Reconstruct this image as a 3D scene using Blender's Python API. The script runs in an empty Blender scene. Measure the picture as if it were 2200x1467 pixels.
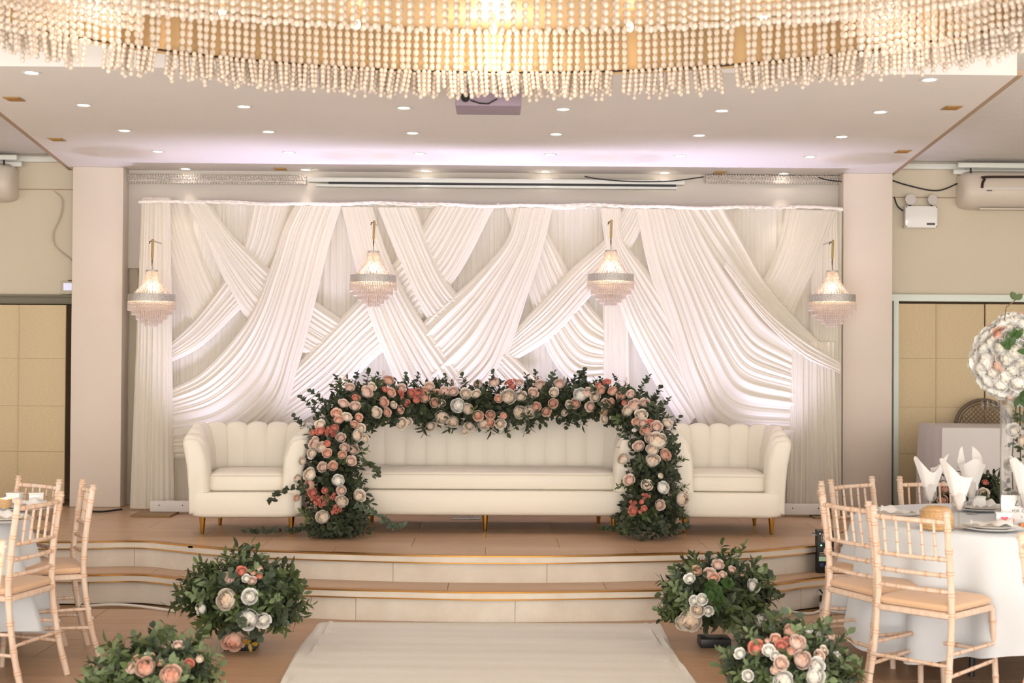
import bpy, bmesh, math, random
import numpy as np
from mathutils import Vector, Matrix, Quaternion
R = math.radians
scene = bpy.context.scene
C = scene.collection

# ------------------------------------------------------------------ camera
FPX, W, H = 3060.0, 2200.0, 1467.0
YAW, PITCH, ROLL, CAMZ = 0.01433, 0.01294, 0.0062, 1.6
_r = Vector((math.cos(YAW), -math.sin(YAW), 0)); _f0 = Vector((math.sin(YAW), math.cos(YAW), 0)); _z = Vector((0, 0, 1))
_f = _f0 * math.cos(PITCH) + _z * math.sin(PITCH); _u = _z * math.cos(PITCH) - _f0 * math.sin(PITCH)
CR = _r * math.cos(ROLL) + _u * math.sin(ROLL); CU = _u * math.cos(ROLL) - _r * math.sin(ROLL)
CAM = Vector((0, 0, CAMZ))
cd = bpy.data.cameras.new('camera'); cam = bpy.data.objects.new('camera', cd); C.objects.link(cam)
m = Matrix((CR, CU, -_f)).transposed().to_4x4(); m.translation = CAM
cam.matrix_world = m
cd.sensor_width = 36; cd.lens = FPX / W * 36; cd.clip_start = 0.05; cd.clip_end = 100
cd.dof.use_dof = True; cd.dof.focus_distance = 10.4; cd.dof.aperture_fstop = 3.2
scene.camera = cam

def ray(px, py): return _f + CR * ((px - W / 2) / FPX) - CU * ((py - H / 2) / FPX)
def at(px, py, Y):
    d = ray(px, py); return CAM + d * (Y / d.y)
def atz(px, py, z):
    d = ray(px, py); return CAM + d * ((z - CAMZ) / d.z)

# ------------------------------------------------------------------ world, light, exposure
wd = bpy.data.worlds.new('hall'); scene.world = wd; wd.use_nodes = True
wd.node_tree.nodes['Background'].inputs[0].default_value = (1.0, 0.975, 0.93, 1)
wd.node_tree.nodes['Background'].inputs[1].default_value = 1.0
vs = scene.view_settings
vs.view_transform = 'Standard'; vs.look = 'None'; vs.gamma = 1; vs.use_curve_mapping = False; vs.exposure = 1.12

cy = scene.cycles; cy.use_light_tree = False
cy.max_bounces = 4; cy.diffuse_bounces = 2; cy.glossy_bounces = 2; cy.transmission_bounces = 4; cy.transparent_max_bounces = 8
cy.caustics_reflective = False; cy.caustics_refractive = False; cy.sample_clamp_indirect = 4

def light(name, kind, loc, energy, color, target=None, **kw):
    l = bpy.data.lights.new(name, kind); l.energy = energy; l.color = color
    for k, v in kw.items(): setattr(l, k, v)
    o = bpy.data.objects.new(name, l); o.location = loc; C.objects.link(o)
    if target is not None:
        o.rotation_euler = (Vector(target) - Vector(loc)).to_track_quat('-Z', 'Y').to_euler()
    return o
# unseen fill lamp added behind the camera to brighten ceiling and walls
light('rear_fill_light', 'AREA', (0.3, -2.5, 1.2), 190, (1.0, 0.95, 0.88), (0, 9, 2.6), shape='RECTANGLE', size=5.0, size_y=1.8)
# cool LED uplighters on the stage floor behind the sofas, washing the drapes
for i, x in enumerate((-2.3, -1.45, -0.75, 0.0, 0.75, 1.45, 2.3)):
    light('led_uplight', 'SPOT', (x, 11.14, 0.44), 58, (0.68, 0.67, 1.0), (x, 11.30, 1.6), spot_size=R(70), spot_blend=0.9, shadow_soft_size=0.1)

# ------------------------------------------------------------------ materials
def lin(c):
    if isinstance(c, str):
        c = c.lstrip('#'); c = [int(c[i:i + 2], 16) / 255 for i in (0, 2, 4)]
    return tuple((x / 12.92 if x <= .04045 else ((x + .055) / 1.055) ** 2.4) for x in c) + (1,)
MATS = {}
def mat(name, col, rough=.5, metal=0, var=0, vscale=5, col2=None, bump=0, bscale=60, spec=.5, emit=0, trans=0, stretch=None, sheen=0, alpha=1, ior=1.45, objvar=0, transl=0, coat=0):
    M = bpy.data.materials.new(name); M.use_nodes = True; nt = M.node_tree; n = nt.nodes; L = nt.links
    b = n['Principled BSDF']; c = lin(col)
    b.inputs['Base Color'].default_value = c; b.inputs['Roughness'].default_value = rough
    b.inputs['Metallic'].default_value = metal; b.inputs['Specular IOR Level'].default_value = spec
    b.inputs['IOR'].default_value = ior
    if trans: b.inputs['Transmission Weight'].default_value = trans
    if sheen: b.inputs['Sheen Weight'].default_value = sheen
    if coat: b.inputs['Coat Weight'].default_value = coat
    if alpha < 1: b.inputs['Alpha'].default_value = alpha
    if emit:
        b.inputs['Emission Color'].default_value = c; b.inputs['Emission Strength'].default_value = emit
    src = None
    if var or col2 or bump:
        tc = n.new('ShaderNodeTexCoord'); mp = n.new('ShaderNodeMapping'); L.new(tc.outputs['Object'], mp.inputs[0])
        if stretch: mp.inputs['Scale'].default_value = stretch
    if var or col2:
        nz = n.new('ShaderNodeTexNoise'); nz.inputs['Scale'].default_value = vscale; nz.inputs['Detail'].default_value = 6
        nz.inputs['Roughness'].default_value = .62; L.new(mp.outputs[0], nz.inputs[0])
        rp = n.new('ShaderNodeValToRGB'); rp.color_ramp.elements[0].position = .32; rp.color_ramp.elements[1].position = .68
        c2 = lin(col2) if col2 else tuple(max(0, x * (1 - var)) for x in c[:3]) + (1,)
        rp.color_ramp.elements[0].color = c2; rp.color_ramp.elements[1].color = c
        L.new(nz.outputs['Fac'], rp.inputs[0]); src = rp.outputs[0]; L.new(src, b.inputs['Base Color'])
    if objvar:
        oi = n.new('ShaderNodeObjectInfo'); hs = n.new('ShaderNodeHueSaturation'); mr = n.new('ShaderNodeMapRange')
        mr.inputs[3].default_value = 1 - objvar; mr.inputs[4].default_value = 1 + objvar
        L.new(oi.outputs['Random'], mr.inputs[0]); L.new(mr.outputs[0], hs.inputs['Value'])
        if src: L.new(src, hs.inputs['Color'])
        else: hs.inputs['Color'].default_value = c
        L.new(hs.outputs[0], b.inputs['Base Color'])
    if bump:
        nb = n.new('ShaderNodeTexNoise'); nb.inputs['Scale'].default_value = bscale; nb.inputs['Detail'].default_value = 4
        L.new(mp.outputs[0], nb.inputs[0]); bp = n.new('ShaderNodeBump'); bp.inputs['Strength'].default_value = bump
        bp.inputs['Distance'].default_value = .01; L.new(nb.outputs['Fac'], bp.inputs['Height']); L.new(bp.outputs[0], b.inputs['Normal'])
    if transl:
        t = n.new('ShaderNodeBsdfTranslucent'); t.inputs[0].default_value = c
        ms = n.new('ShaderNodeMixShader'); ms.inputs[0].default_value = transl
        L.new(b.outputs[0], ms.inputs[1]); L.new(t.outputs[0], ms.inputs[2]); L.new(ms.outputs[0], n['Material Output'].inputs[0])
    if emit: M.cycles.emission_sampling = 'NONE'   # the lamps' own light objects carry their light
    MATS[name] = M; return M
def petal(name, inner, outer, r, tl=.3):
    M = mat(name, outer, .6, spec=.2, sheen=.2, transl=tl); nt = M.node_tree; n = nt.nodes; L = nt.links
    tc = n.new('ShaderNodeTexCoord'); vl = n.new('ShaderNodeVectorMath'); vl.operation = 'LENGTH'
    mu = n.new('ShaderNodeVectorMath'); mu.operation = 'MULTIPLY'; mu.inputs[1].default_value = (1, 1, .25)
    rp = n.new('ShaderNodeValToRGB'); mp = n.new('ShaderNodeMapRange'); mp.inputs[2].default_value = r
    L.new(tc.outputs['Object'], mu.inputs[0]); L.new(mu.outputs[0], vl.inputs[0]); L.new(vl.outputs['Value'], mp.inputs[0]); L.new(mp.outputs[0], rp.inputs[0])
    rp.color_ramp.elements[0].color = lin(inner); rp.color_ramp.elements[1].color = lin(outer); rp.color_ramp.elements[1].position = .75
    oi = n.new('ShaderNodeObjectInfo'); hs = n.new('ShaderNodeHueSaturation'); mr = n.new('ShaderNodeMapRange')
    mr.inputs[3].default_value = .9; mr.inputs[4].default_value = 1.06; L.new(oi.outputs['Random'], mr.inputs[0]); L.new(mr.outputs[0], hs.inputs['Value'])
    L.new(rp.outputs[0], hs.inputs['Color']); L.new(hs.outputs[0], n['Principled BSDF'].inputs['Base Color'])
    for t in n:
        if t.type == 'BSDF_TRANSLUCENT': L.new(hs.outputs[0], t.inputs[0])
    return M
mat('ceiling_paint', '#f1e8e1', .55, var=.03, vscale=2)
mat('plaster_ceiling', '#f0e9e2', .85, var=.06, vscale=14, bump=.6, bscale=45, stretch=(1, 2.5, 1))
mat('wall_paint', '#dccdb5', .6, var=.04, vscale=1.3)
mat('bulkhead_paint', '#d6cbbf', .6, var=.03, vscale=2)
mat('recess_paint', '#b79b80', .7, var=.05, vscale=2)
mat('pillar_paint', '#e6d6c7', .6, var=.03, vscale=1.2)
mat('white_trim', '#e4e2d8', .45)
mat('frame_green', '#e6ecdf', .5)
mat('door_grey', '#7d745e', .5, var=.1)
mat('tile', '#c5a283', .34, col2='#b89271', vscale=2.2, stretch=(.5, 4, 1), bump=.05, bscale=80, objvar=.035)
mat('grout', '#94714f', .8)
mat('riser_stone', '#ddd0c0', .42, col2='#cfbfae', vscale=4, bump=.04, bscale=60, objvar=.025)
mat('gold_strip', '#b5813f', .3, metal=.9)
mat('runner', '#ece6dc', .8, var=.05, vscale=2.2, bump=.25, bscale=25, stretch=(.3, 3, 1))
mat('sheer', '#fcf3e3', .6, spec=.25, sheen=.2, transl=.4)
def pleat_bump(M):
    n, L = M.node_tree.nodes, M.node_tree.links
    uv = n.new('ShaderNodeUVMap'); uv.uv_map = 'pleat'; mp = n.new('ShaderNodeMapping'); mp.inputs['Scale'].default_value = (1, .15, 1); L.new(uv.outputs[0], mp.inputs[0])
    wv = n.new('ShaderNodeTexWave'); wv.inputs['Scale'].default_value = 1.1; wv.inputs['Distortion'].default_value = 2.5; wv.inputs['Detail'].default_value = 2; wv.inputs['Detail Scale'].default_value = 2
    L.new(mp.outputs[0], wv.inputs[0]); bp = n.new('ShaderNodeBump'); bp.inputs['Strength'].default_value = .3; bp.inputs['Distance'].default_value = .006
    L.new(wv.outputs['Fac'], bp.inputs['Height']); L.new(bp.outputs[0], n['Principled BSDF'].inputs['Normal'])
pleat_bump(MATS['sheer'])
mat('leather', '#efe4d3', .42, spec=.4, var=.02, vscale=3, bump=.03, bscale=220)
mat('piping', '#e4d6c2', .5)
mat('gold', '#c79343', .25, metal=1)
mat('lime_wood', '#e9d3c0', .55, col2='#dcb89c', vscale=9, stretch=(6, 6, .7))
mat('ring_stain', '#cf9a72', .6)
mat('seat_pad', '#deb590', .6, sheen=.2, var=.04)
mat('white_linen', '#e0e1e3', .8, sheen=.2, var=.03, vscale=6)
mat('napkin', '#f3ece6', .8, sheen=.15, transl=.1)
mat('grey_linen', '#d3cac6', .8, var=.04, vscale=3)
mat('china', '#f1ece6', .15, coat=.3)
mat('wicker_gold', '#e2bc8c', .45, metal=.1, col2='#c4955f', vscale=120, bump=.5, bscale=160)
mat('leaf_dark', '#434b34', .5, spec=.4, objvar=.35, transl=.12)
mat('leaf_grey', '#4e5a47', .55, spec=.35, objvar=.3, transl=.12)
mat('leaf_green', '#56643b', .5, spec=.4, objvar=.35, transl=.15)
mat('leaf_light', '#7c8b64', .55, spec=.35, objvar=.3, transl=.15)
mat('leaf_bright', '#425c2e', .45, spec=.4, objvar=.2, transl=.15)
mat('leaf_gold', '#a8842c', .5, transl=.15)
mat('moss', '#1e2619', .9, col2='#10150d', vscale=30)
mat('stem', '#6d5a3c', .7)
petal('petal_peach', '#ee8a69', '#f8d0b9', .05)
petal('petal_blush', '#f3b698', '#f8dfd0', .05)
petal('petal_cream', '#eec8a2', '#f9ebda', .06, .16)
petal('petal_coral', '#d8604e', '#f09a86', .035)
petal('petal_white', '#f8ecd6', '#fdf9f2', .06, .12)
mat('black_plastic', '#131314', .4)
mat('dark_metal', '#3a2b26', .5, metal=.4)
mat('ac_plastic', '#dccdbd', .4)
mat('crystal', '#f6e6da', .12, spec=.9, transl=.35)
mat('crystal_big', '#f7e9da', .1, spec=1.0, transl=.4)
mat('silver', '#d6cec6', .35, metal=.6, var=.45, vscale=90, bump=.6, bscale=120)
mat('chand_gold', '#e8c796', .42, metal=.3)
mat('wire', '#3a2114', .6)
mat('bulb', '#ffd9a8', .5, emit=14)
mat('lamp_bulb', '#ffdcae', .5, emit=40)
mat('downlight_glow', '#fff4ec', .5, emit=9)
mat('brass_vent', '#b89a62', .35, metal=.8, bump=.6, bscale=200)
mat('screen_paper', '#dcc7a2', .8, col2='#d2ba92', vscale=3, stretch=(14, 1, 40))
mat('screen_seam', '#b59c72', .8)
def clear(name, ior, edge):
    M = bpy.data.materials.new(name); M.use_nodes = True; n = M.node_tree.nodes; L = M.node_tree.links; n.clear()
    t = n.new('ShaderNodeBsdfTransparent'); t.inputs[0].default_value = (.97, .96, .95, 1); g = n.new('ShaderNodeBsdfGlossy'); g.inputs['Roughness'].default_value = .04
    lw = n.new('ShaderNodeLayerWeight'); lw.inputs[0].default_value = edge; mx = n.new('ShaderNodeMixShader'); o = n.new('ShaderNodeOutputMaterial')
    L.new(lw.outputs['Facing'], mx.inputs[0]); L.new(t.outputs[0], mx.inputs[1]); L.new(g.outputs[0], mx.inputs[2]); L.new(mx.outputs[0], o.inputs[0]); MATS[name] = M
clear('glass', 1.45, .22); clear('clear_acrylic', 1.4, .16)
mat('projector_body', '#9c8793', .5)
mat('cable_black', '#1c1a19', .6)
mat('cable_white', '#e3dacd', .6)
mat('green_led', '#5dffb0', .5, emit=6)
mat('blue_socket', '#2f4673', .4)
mat('label_print', '#bfe0c4', .6)
mat('ink', '#5b5457', .7)
mat('orange_card', '#d98c58', .6)
mat('heart_red', '#ef6d7d', .5)
mat('rattan', '#8a6a4c', .6, col2='#5f4630', vscale=60)
mat('rattan_rim', '#6b5a4b', .5)
mat('plinth', '#dcd3ca', .6)
mat('plate_brown', '#8a6a44', .5)
mat('blue_screen', '#d4d2ea', .4, emit=.25)
mat('sensor_white', '#cabda8', .5)
mat('lens_glass', '#d6ccc6', .12, coat=.5)

# ------------------------------------------------------------------ mesh helpers
class MB:
    def __init__(s): s.v = []; s.f = []
    def add(s, vs, fs):
        o = len(s.v); s.v += [Vector(p) for p in vs]; s.f += [tuple(i + o for i in f) for f in fs]; return s
    def box(s, c, d, q=None):
        c = Vector(c); x, y, z = d[0] / 2, d[1] / 2, d[2] / 2
        P = [Vector((a * x, b * y, e * z)) for e in (-1, 1) for b in (-1, 1) for a in (-1, 1)]
        if q is not None: P = [q @ p for p in P]
        return s.add([c + p for p in P], [(0, 2, 3, 1), (4, 5, 7, 6), (0, 1, 5, 4), (2, 6, 7, 3), (0, 4, 6, 2), (1, 3, 7, 5)])
    def grid(s, rows, cu=False, cv=False, caps=False):
        n, k = len(rows), len(rows[0]); fs = []
        for i in range(n if cu else n - 1):
            for j in range(k if cv else k - 1):
                a, b = i, (i + 1) % n; c, d = j, (j + 1) % k
                fs.append((a * k + c, a * k + d, b * k + d, b * k + c))
        if caps: fs += [tuple(range(k))[::-1], tuple((n - 1) * k + j for j in range(k))]
        return s.add([p for r in rows for p in r], fs)
    def tube(s, path, r, n=8, caps=True):
        path = [Vector(p) for p in path]; rows = []; up = None
        for i, p in enumerate(path):
            t = (path[min(i + 1, len(path) - 1)] - path[max(i - 1, 0)]).normalized()
            if up is None:
                up = t.orthogonal().normalized()
            up = (up - t * up.dot(t)).normalized() if (up - t * up.dot(t)).length > 1e-6 else t.orthogonal().normalized()
            w = t.cross(up); rr = r[i] if isinstance(r, (list, tuple)) else r
            rows.append([p + (up * math.cos(2 * math.pi * j / n) + w * math.sin(2 * math.pi * j / n)) * rr for j in range(n)])
        return s.grid(rows, cv=True, caps=caps)
    def lathe(s, prof, n=24, c=(0, 0, 0), caps=False, sx=1, sy=1):
        c = Vector(c)
        rows = [[c + Vector((r * math.cos(2 * math.pi * j / n) * sx, r * math.sin(2 * math.pi * j / n) * sy, z)) for j in range(n)] for r, z in prof]
        return s.grid(rows, cv=True, caps=caps)
    def ball(s, c, r, nu=8, nv=6):
        rx, ry, rz = (r, r, r) if not isinstance(r, (tuple, list)) else r
        c = Vector(c); vs = [c + Vector((0, 0, -rz))]
        for i in range(1, nv):
            a = -math.pi / 2 + math.pi * i / nv
            for j in range(nu):
                b = 2 * math.pi * j / nu; vs.append(c + Vector((rx * math.cos(a) * math.cos(b), ry * math.cos(a) * math.sin(b), rz * math.sin(a))))
        vs.append(c + Vector((0, 0, rz))); fs = []
        for j in range(nu):
            fs.append((0, 1 + (j + 1) % nu, 1 + j)); l = 1 + (nv - 2) * nu
            fs.append((l + j, l + (j + 1) % nu, len(vs) - 1))
            for i in range(nv - 2):
                a = 1 + i * nu; fs.append((a + j, a + (j + 1) % nu, a + nu + (j + 1) % nu, a + nu + j))
        return s.add(vs, fs)
    def prism(s, pts, d):
        n = len(pts); d = Vector(d); pts = [Vector(p) for p in pts]
        return s.add(pts + [p + d for p in pts], [tuple(range(n))[::-1], tuple(range(n, 2 * n))] + [(i, (i + 1) % n, n + (i + 1) % n, n + i) for i in range(n)])
    def mesh(s, name, m, smooth=True, bevel=0, seg=2, ang=35, off=None):
        me = bpy.data.meshes.new(name)
        vs = s.v if off is None else [p - off for p in s.v]
        me.from_pydata([tuple(p) for p in vs], [], s.f)
        bm = bmesh.new(); bm.from_mesh(me)
        bmesh.ops.recalc_face_normals(bm, faces=bm.faces)
        if bevel:
            es = [e for e in bm.edges if len(e.link_faces) == 2 and e.calc_face_angle(0) > R(30)]
            bmesh.ops.bevel(bm, geom=es, offset=bevel, segments=seg, affect='EDGES', profile=.5)
        bm.to_mesh(me); bm.free()
        if smooth:
            me.shade_smooth(); me.set_sharp_from_angle(angle=R(ang))
        if m is not None: me.materials.append(MATS[m] if isinstance(m, str) else m)
        return me
    def build(s, name, m, parent=None, world=False, **kw):
        off = parent.location.copy() if (parent is not None and world) else None
        return link(name, s.mesh(name, m, off=off, **kw), parent)
def link(name, me, parent=None):
    o = bpy.data.objects.new(name, me); C.objects.link(o)
    if parent is not None: o.parent = parent
    return o
def tag(o, label=None, cat=None, group=None, kind=None):
    if label: o['label'] = label
    if cat: o['category'] = cat
    if group: o['group'] = group
    if kind: o['kind'] = kind
    return o
def thing(name, label, cat, loc=(0, 0, 0), rz=0, group=None, kind=None):
    o = bpy.data.objects.new(name, None); o.empty_display_size = .1; C.objects.link(o)
    o.location = loc; o.rotation_euler = (0, 0, rz); return tag(o, label, cat, group, kind)
def copy_tree(o, parent=None):
    c = o.copy(); C.objects.link(c); c.parent = parent
    for ch in list(o.children): copy_tree(ch, c)
    return c
def struct(name, mb, m, label=None, **kw):
    o = mb.build(name, m, **kw); tag(o, label, None, None, 'structure'); return o
def spline(pts, n):
    pts = [Vector(p) for p in pts]
    if len(pts) == 2: return [pts[0].lerp(pts[1], i / (n - 1)) for i in range(n)]
    P = [pts[0] * 2 - pts[1]] + pts + [pts[-1] * 2 - pts[-2]]; dense = []
    for i in range(1, len(P) - 2):
        for k in range(24):
            t = k / 24; a, b, c, d = P[i - 1:i + 3]
            dense.append(.5 * ((2 * b) + (c - a) * t + (2 * a - 5 * b + 4 * c - d) * t * t + (3 * b - a - 3 * c + d) * t ** 3))
    dense.append(pts[-1]); L = [0]
    for a, b in zip(dense, dense[1:]): L.append(L[-1] + (b - a).length)
    out = []; j = 0
    for i in range(n):
        t = L[-1] * i / (n - 1)
        while j < len(L) - 2 and L[j + 1] < t: j += 1
        u = (t - L[j]) / max(1e-9, L[j + 1] - L[j]); out.append(dense[j].lerp(dense[j + 1], min(1, u)))
    return out
ORD = ['first', 'second', 'third', 'fourth', 'fifth', 'sixth', 'seventh', 'eighth', 'ninth']

# ------------------------------------------------------------------ room shell
ZS, ZL, ZC, ZO = 0.363, 0.19, 3.177, 3.304          # stage, lower step, dropped ceiling, outer ceiling
YW, YP = 12.1, 11.83                                # side back walls, pillar fronts
struct('floor', MB().box((0, 8.65, -.06), (14, 7.9, .1)), 'grout', 'sandy stone tiled hall floor in front of the stage')
fl = bpy.data.objects['floor']
tx, ty = 0.98, 0.49
tm = MB().box((0, 0, 0), (tx - .004, ty - .004, .012)).mesh('floor_tile', 'tile', smooth=False)
for j in range(9):
    for i in range(9):
        x = -3.9 + tx * i + (0.49 if j % 2 else 0); y = 4.95 + ty * j
        o = link('tile', tm, fl); o.location = (x, y, -.006)
# stage edges in plan
UP = [(126, 1164), (293, 1162), (371, 1168), (477, 1178), (632, 1185), (878, 1192), (1080, 1194)]
LO = [(174, 1235), (293, 1233.5), (375, 1241), (443, 1250), (658, 1263), (880, 1269), (1080, 1272)]
def edge(pp, z):
    L = [atz(x, y, z) for x, y in pp]; L = [Vector((p.x, p.y, 0)) for p in L]
    L[-1].x = 0
    L = [Vector((-6.6, L[0].y + .02, 0)), Vector((-3.4, L[0].y + .01, 0))] + L
    L += [Vector((-p.x, p.y, 0)) for p in reversed(L[:-1])]
    return spline(L, 261)
EU, EL = edge(UP, ZS), edge(LO, ZL)
def yedge(E, x):
    for a, b in zip(E, E[1:]):
        if a.x <= x <= b.x: return a.y + (b.y - a.y) * (x - a.x) / max(1e-9, b.x - a.x)
    return E[0].y
def inset(E, d):
    out = []
    for i, p in enumerate(E):
        t = (E[min(i + 1, len(E) - 1)] - E[max(i - 1, 0)]).normalized(); n = Vector((-t.y, t.x, 0)); out.append(p + n * d)
    return out
def strip(E, i0, i1, d0, d1, z0, z1):
    A, B = inset(E, d0), inset(E, d1)
    rows = [[A[i] + _z * z0, A[i] + _z * z1, B[i] + _z * z1, B[i] + _z * z0] for i in range(i0, i1 + 1)]
    return MB().grid(rows, cv=True, caps=True)
def stage_level(name, E, z0, z1, label, shift):
    body = inset(E, .05)
    mb = MB(); n = len(body)
    mb.prism([(p.x, p.y, z0) for p in body] + [(6.6, 12.6, z0), (-6.6, 12.6, z0)], (0, 0, z1 - z0 - .014))
    st = struct(name, mb, 'grout', label, smooth=False)
    L = [0]
    for a, b in zip(E, E[1:]): L.append(L[-1] + (b - a).length)
    def cuts(step, off):
        idx = [0]; k = off
        mid = L[len(L) // 2]
        k = (mid + off) % step
        for i, l in enumerate(L):
            if l >= k: idx.append(i); k += step
        idx.append(len(E) - 1); return sorted(set(idx))
    c = cuts(.98, shift)
    for a, b in zip(c, c[1:]):
        o = strip(E, a, b, .026, .055, z0, z1 - .052)
        o.v = shrink(o.v, len(E)); o.build('riser_panel', 'riser_stone', st)
    c = cuts(.98, shift + .12)
    for a, b in zip(c, c[1:]):
        strip(E, a, b, .002, .06, z1 - .044, z1 - .009).build('nosing_panel', 'riser_stone', st)
    strip(E, 0, len(E) - 1, -.001, .06, z1 - .009, z1).build('gold_edge', 'gold_strip', st)
    strip(E, 0, len(E) - 1, -.001, .06, z1 - .052, z1 - .044).build('gold_edge', 'gold_strip', st)
    return st
def shrink(v, n):
    c = sum(v, Vector()) / len(v)
    k = 4; a, b = v[:k], v[-k:]
    for p, q in zip(a, v[k:2 * k]): p += (q - p).normalized() * .0012
    for p, q in zip(b, v[-2 * k:-k]): p += (q - p).normalized() * .0012
    return v
st2 = stage_level('floor_stage', EU, 0, ZS, 'curved two-step stage platform of sandy stone with gold edging', .35)
st1 = stage_level('floor_step', EL, 0, ZL, 'lower curved step of pale stone with gold edging', .15)
def tiles(parent, E, y0, rows, ztop, depth, off, ymax=None):
    for j in range(rows):
        a0 = y0 + depth * j; a1 = a0 + depth - .003
        for i in range(-5, 6):
            x0 = i * .98 + off + (.49 if j % 2 else 0); x1 = x0 + .977
            xs = [x0 + (x1 - x0) * k / 8 for k in range(9)]
            fr = [max(a0, yedge(E, x) + .061) for x in xs]
            bk = [min(a1, ymax(x)) if ymax else a1 for x in xs]
            if all(f >= b for f, b in zip(fr, bk)): continue
            rr = [[(x, min(f, b), ztop - .012), (x, min(f, b), ztop), (x, b, ztop), (x, b, ztop - .012)] for x, f, b in zip(xs, fr, bk)]
            MB().grid(rr, cv=True, caps=True).build('tile', 'tile', parent, smooth=False)
tiles(st2, EU, 8.45, 8, ZS - .001, .49, -.52)
tiles(st1, EL, 8.3, 1, ZL - .001, 1.6, -.26, ymax=lambda x: yedge(EU, x) + .04)

# ceilings
def zc(px, py): return atz(px, py, ZC)
cl0, cl1, cr0, cr1 = zc(152, 362), zc(0, 240), zc(1917, 372), zc(2200, 150)
def ext(a, b, y): t = (y - a.y) / (b.y - a.y); p = a.lerp(b, t); return Vector((p.x, y, ZC))
YF = 7.75
plan = [ext(cl0, cl1, 12.05), ext(cl0, cl1, YF), ext(cr0, cr1, YF), ext(cr0, cr1, 12.05)]
struct('ceiling', MB().prism(plan, (0, 0, ZO - ZC + .02)), 'ceiling_paint', 'dropped white ceiling panel dotted with downlights', smooth=False)
struct('ceiling_outer', MB().box((0, 7.3, ZO + .06), (14, 10.6, .1)), 'plaster_ceiling', 'textured plaster ceiling beside the dropped panel', smooth=False)
shadow_gap = MB()  # tan strips painted in as the dark shadow line beside the dropped ceiling
for a, b in ((plan[0], plan[1]), (plan[3], plan[2])):
    s = 1 if a.x > 0 else -1
    shadow_gap.prism([a + Vector((0, 0, .0)), b, b + Vector((s * .035, 0, 0)), a + Vector((s * .035, 0, 0))], (0, 0, .03))
struct('shadow_strip', shadow_gap, 'recess_paint', 'thin tan strip painted as shadow gap along both sides of the dropped ceiling', smooth=False)
# walls
wl = MB().box((-5.0, YW + .08, 1.9), (3.2, .14, 3.2))
xl = at(152, 700, YW).x; xr = at(1917, 700, YW).x
def wall_with_opening(x0, x1, ztop_open, xo0, xo1):
    mb = MB()
    mb.box(((x0 + x1) / 2, YW + .07, (ztop_open + ZO + .05) / 2), (x1 - x0, .14, ZO + .05 - ztop_open))
    if xo0 > x0 + .001: mb.box(((x0 + xo0) / 2, YW + .07, (ZS + ztop_open) / 2 - .01), (xo0 - x0, .14, ztop_open - ZS + .02))
    if xo1 < x1 - .001: mb.box(((x1 + xo1) / 2, YW + .07, (ZS + ztop_open) / 2 - .01), (x1 - xo1, .14, ztop_open - ZS + .02))
    return mb
zlo = at(80, 636, YW).z; zro = at(2000, 646, YW).z
struct('wall_left', wall_with_opening(-6.6, -3.0, zlo, -6.0, -3.42), 'wall_paint', 'beige wall left of the stage above the folding screen', smooth=False)
struct('wall_right', wall_with_opening(3.0, 6.6, zro, 3.44, 6.0), 'wall_paint', 'beige wall right of the stage above the folding screen', smooth=False)
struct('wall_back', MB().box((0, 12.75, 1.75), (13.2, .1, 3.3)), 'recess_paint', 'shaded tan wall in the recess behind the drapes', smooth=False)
zb = at(280, 576, 12.0).z
struct('wall_bulkhead', MB().box((0, 12.08, (zb + ZC + .05) / 2), (6.3, .14, ZC + .05 - zb)), 'bulkhead_paint', 'pale grey bulkhead wall above the drapes', smooth=False)
struct('wall_side_left', MB().box((-6.65, 11, 1.7), (.1, 3.5, 3.5)), 'wall_paint', 'beige side wall on the left', smooth=False)
struct('wall_side_right', MB().box((6.65, 11, 1.7), (.1, 3.5, 3.5)), 'wall_paint', 'beige side wall on the right', smooth=False)
# pillars
def pillar(px0, px1, label):
    x0, x1 = at(px0, 700, YP).x, at(px1, 700, YP).x
    o = MB().box(((x0 + x1) / 2, YP + .1, (ZS + ZC) / 2), (x1 - x0, .2, ZC - ZS)).build('pillar', 'pillar_paint', bevel=.006)
    tag(o, label, None, 'pillars flanking the stage', 'structure')
pillar(153, 262, 'square cream pillar left of the drapes'); pillar(1811, 1917, 'square cream pillar right of the drapes')
# mouldings and wall lines
zm = at(100, 343, YW).z
struct('trim_2', MB().box((-5.0, YW - .02, zm), (3.2, .05, .05)).box((5.0, YW - .02, zm), (3.2, .05, .05)), 'white_trim', 'white cornice strip along the top of the side walls', bevel=.008)
zq = at(100, 407, YW).z
struct('trim_3', MB().box((-5.0, YW - .003, zq), (3.2, .008, .008)).box((5.0, YW - .003, zq - .01), (3.2, .008, .008)), 'recess_paint', 'thin horizontal joint line across the side walls', smooth=False)
struct('trim_4', MB().box((4.6, YW - .05, zro + .02), (3.0, .12, .06)).box((at(1925, 800, YW - .1).x, YW - .05, (ZS + zro) / 2), (.045, .12, zro - ZS)), 'frame_green', 'pale green white frame of the opening right of the stage', bevel=.006)
struct('trim_5', MB().box((-4.7, YW + .0, zlo - .035), (2.6, .1, .07)).box((-3.46, YW + .0, (ZS + zlo) / 2), (.06, .1, zlo - ZS)).box((-4.7, YW - .03, zlo), (2.6, .06, .02)), 'door_grey', 'grey green frame of the opening left of the stage', bevel=.005)

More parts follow.
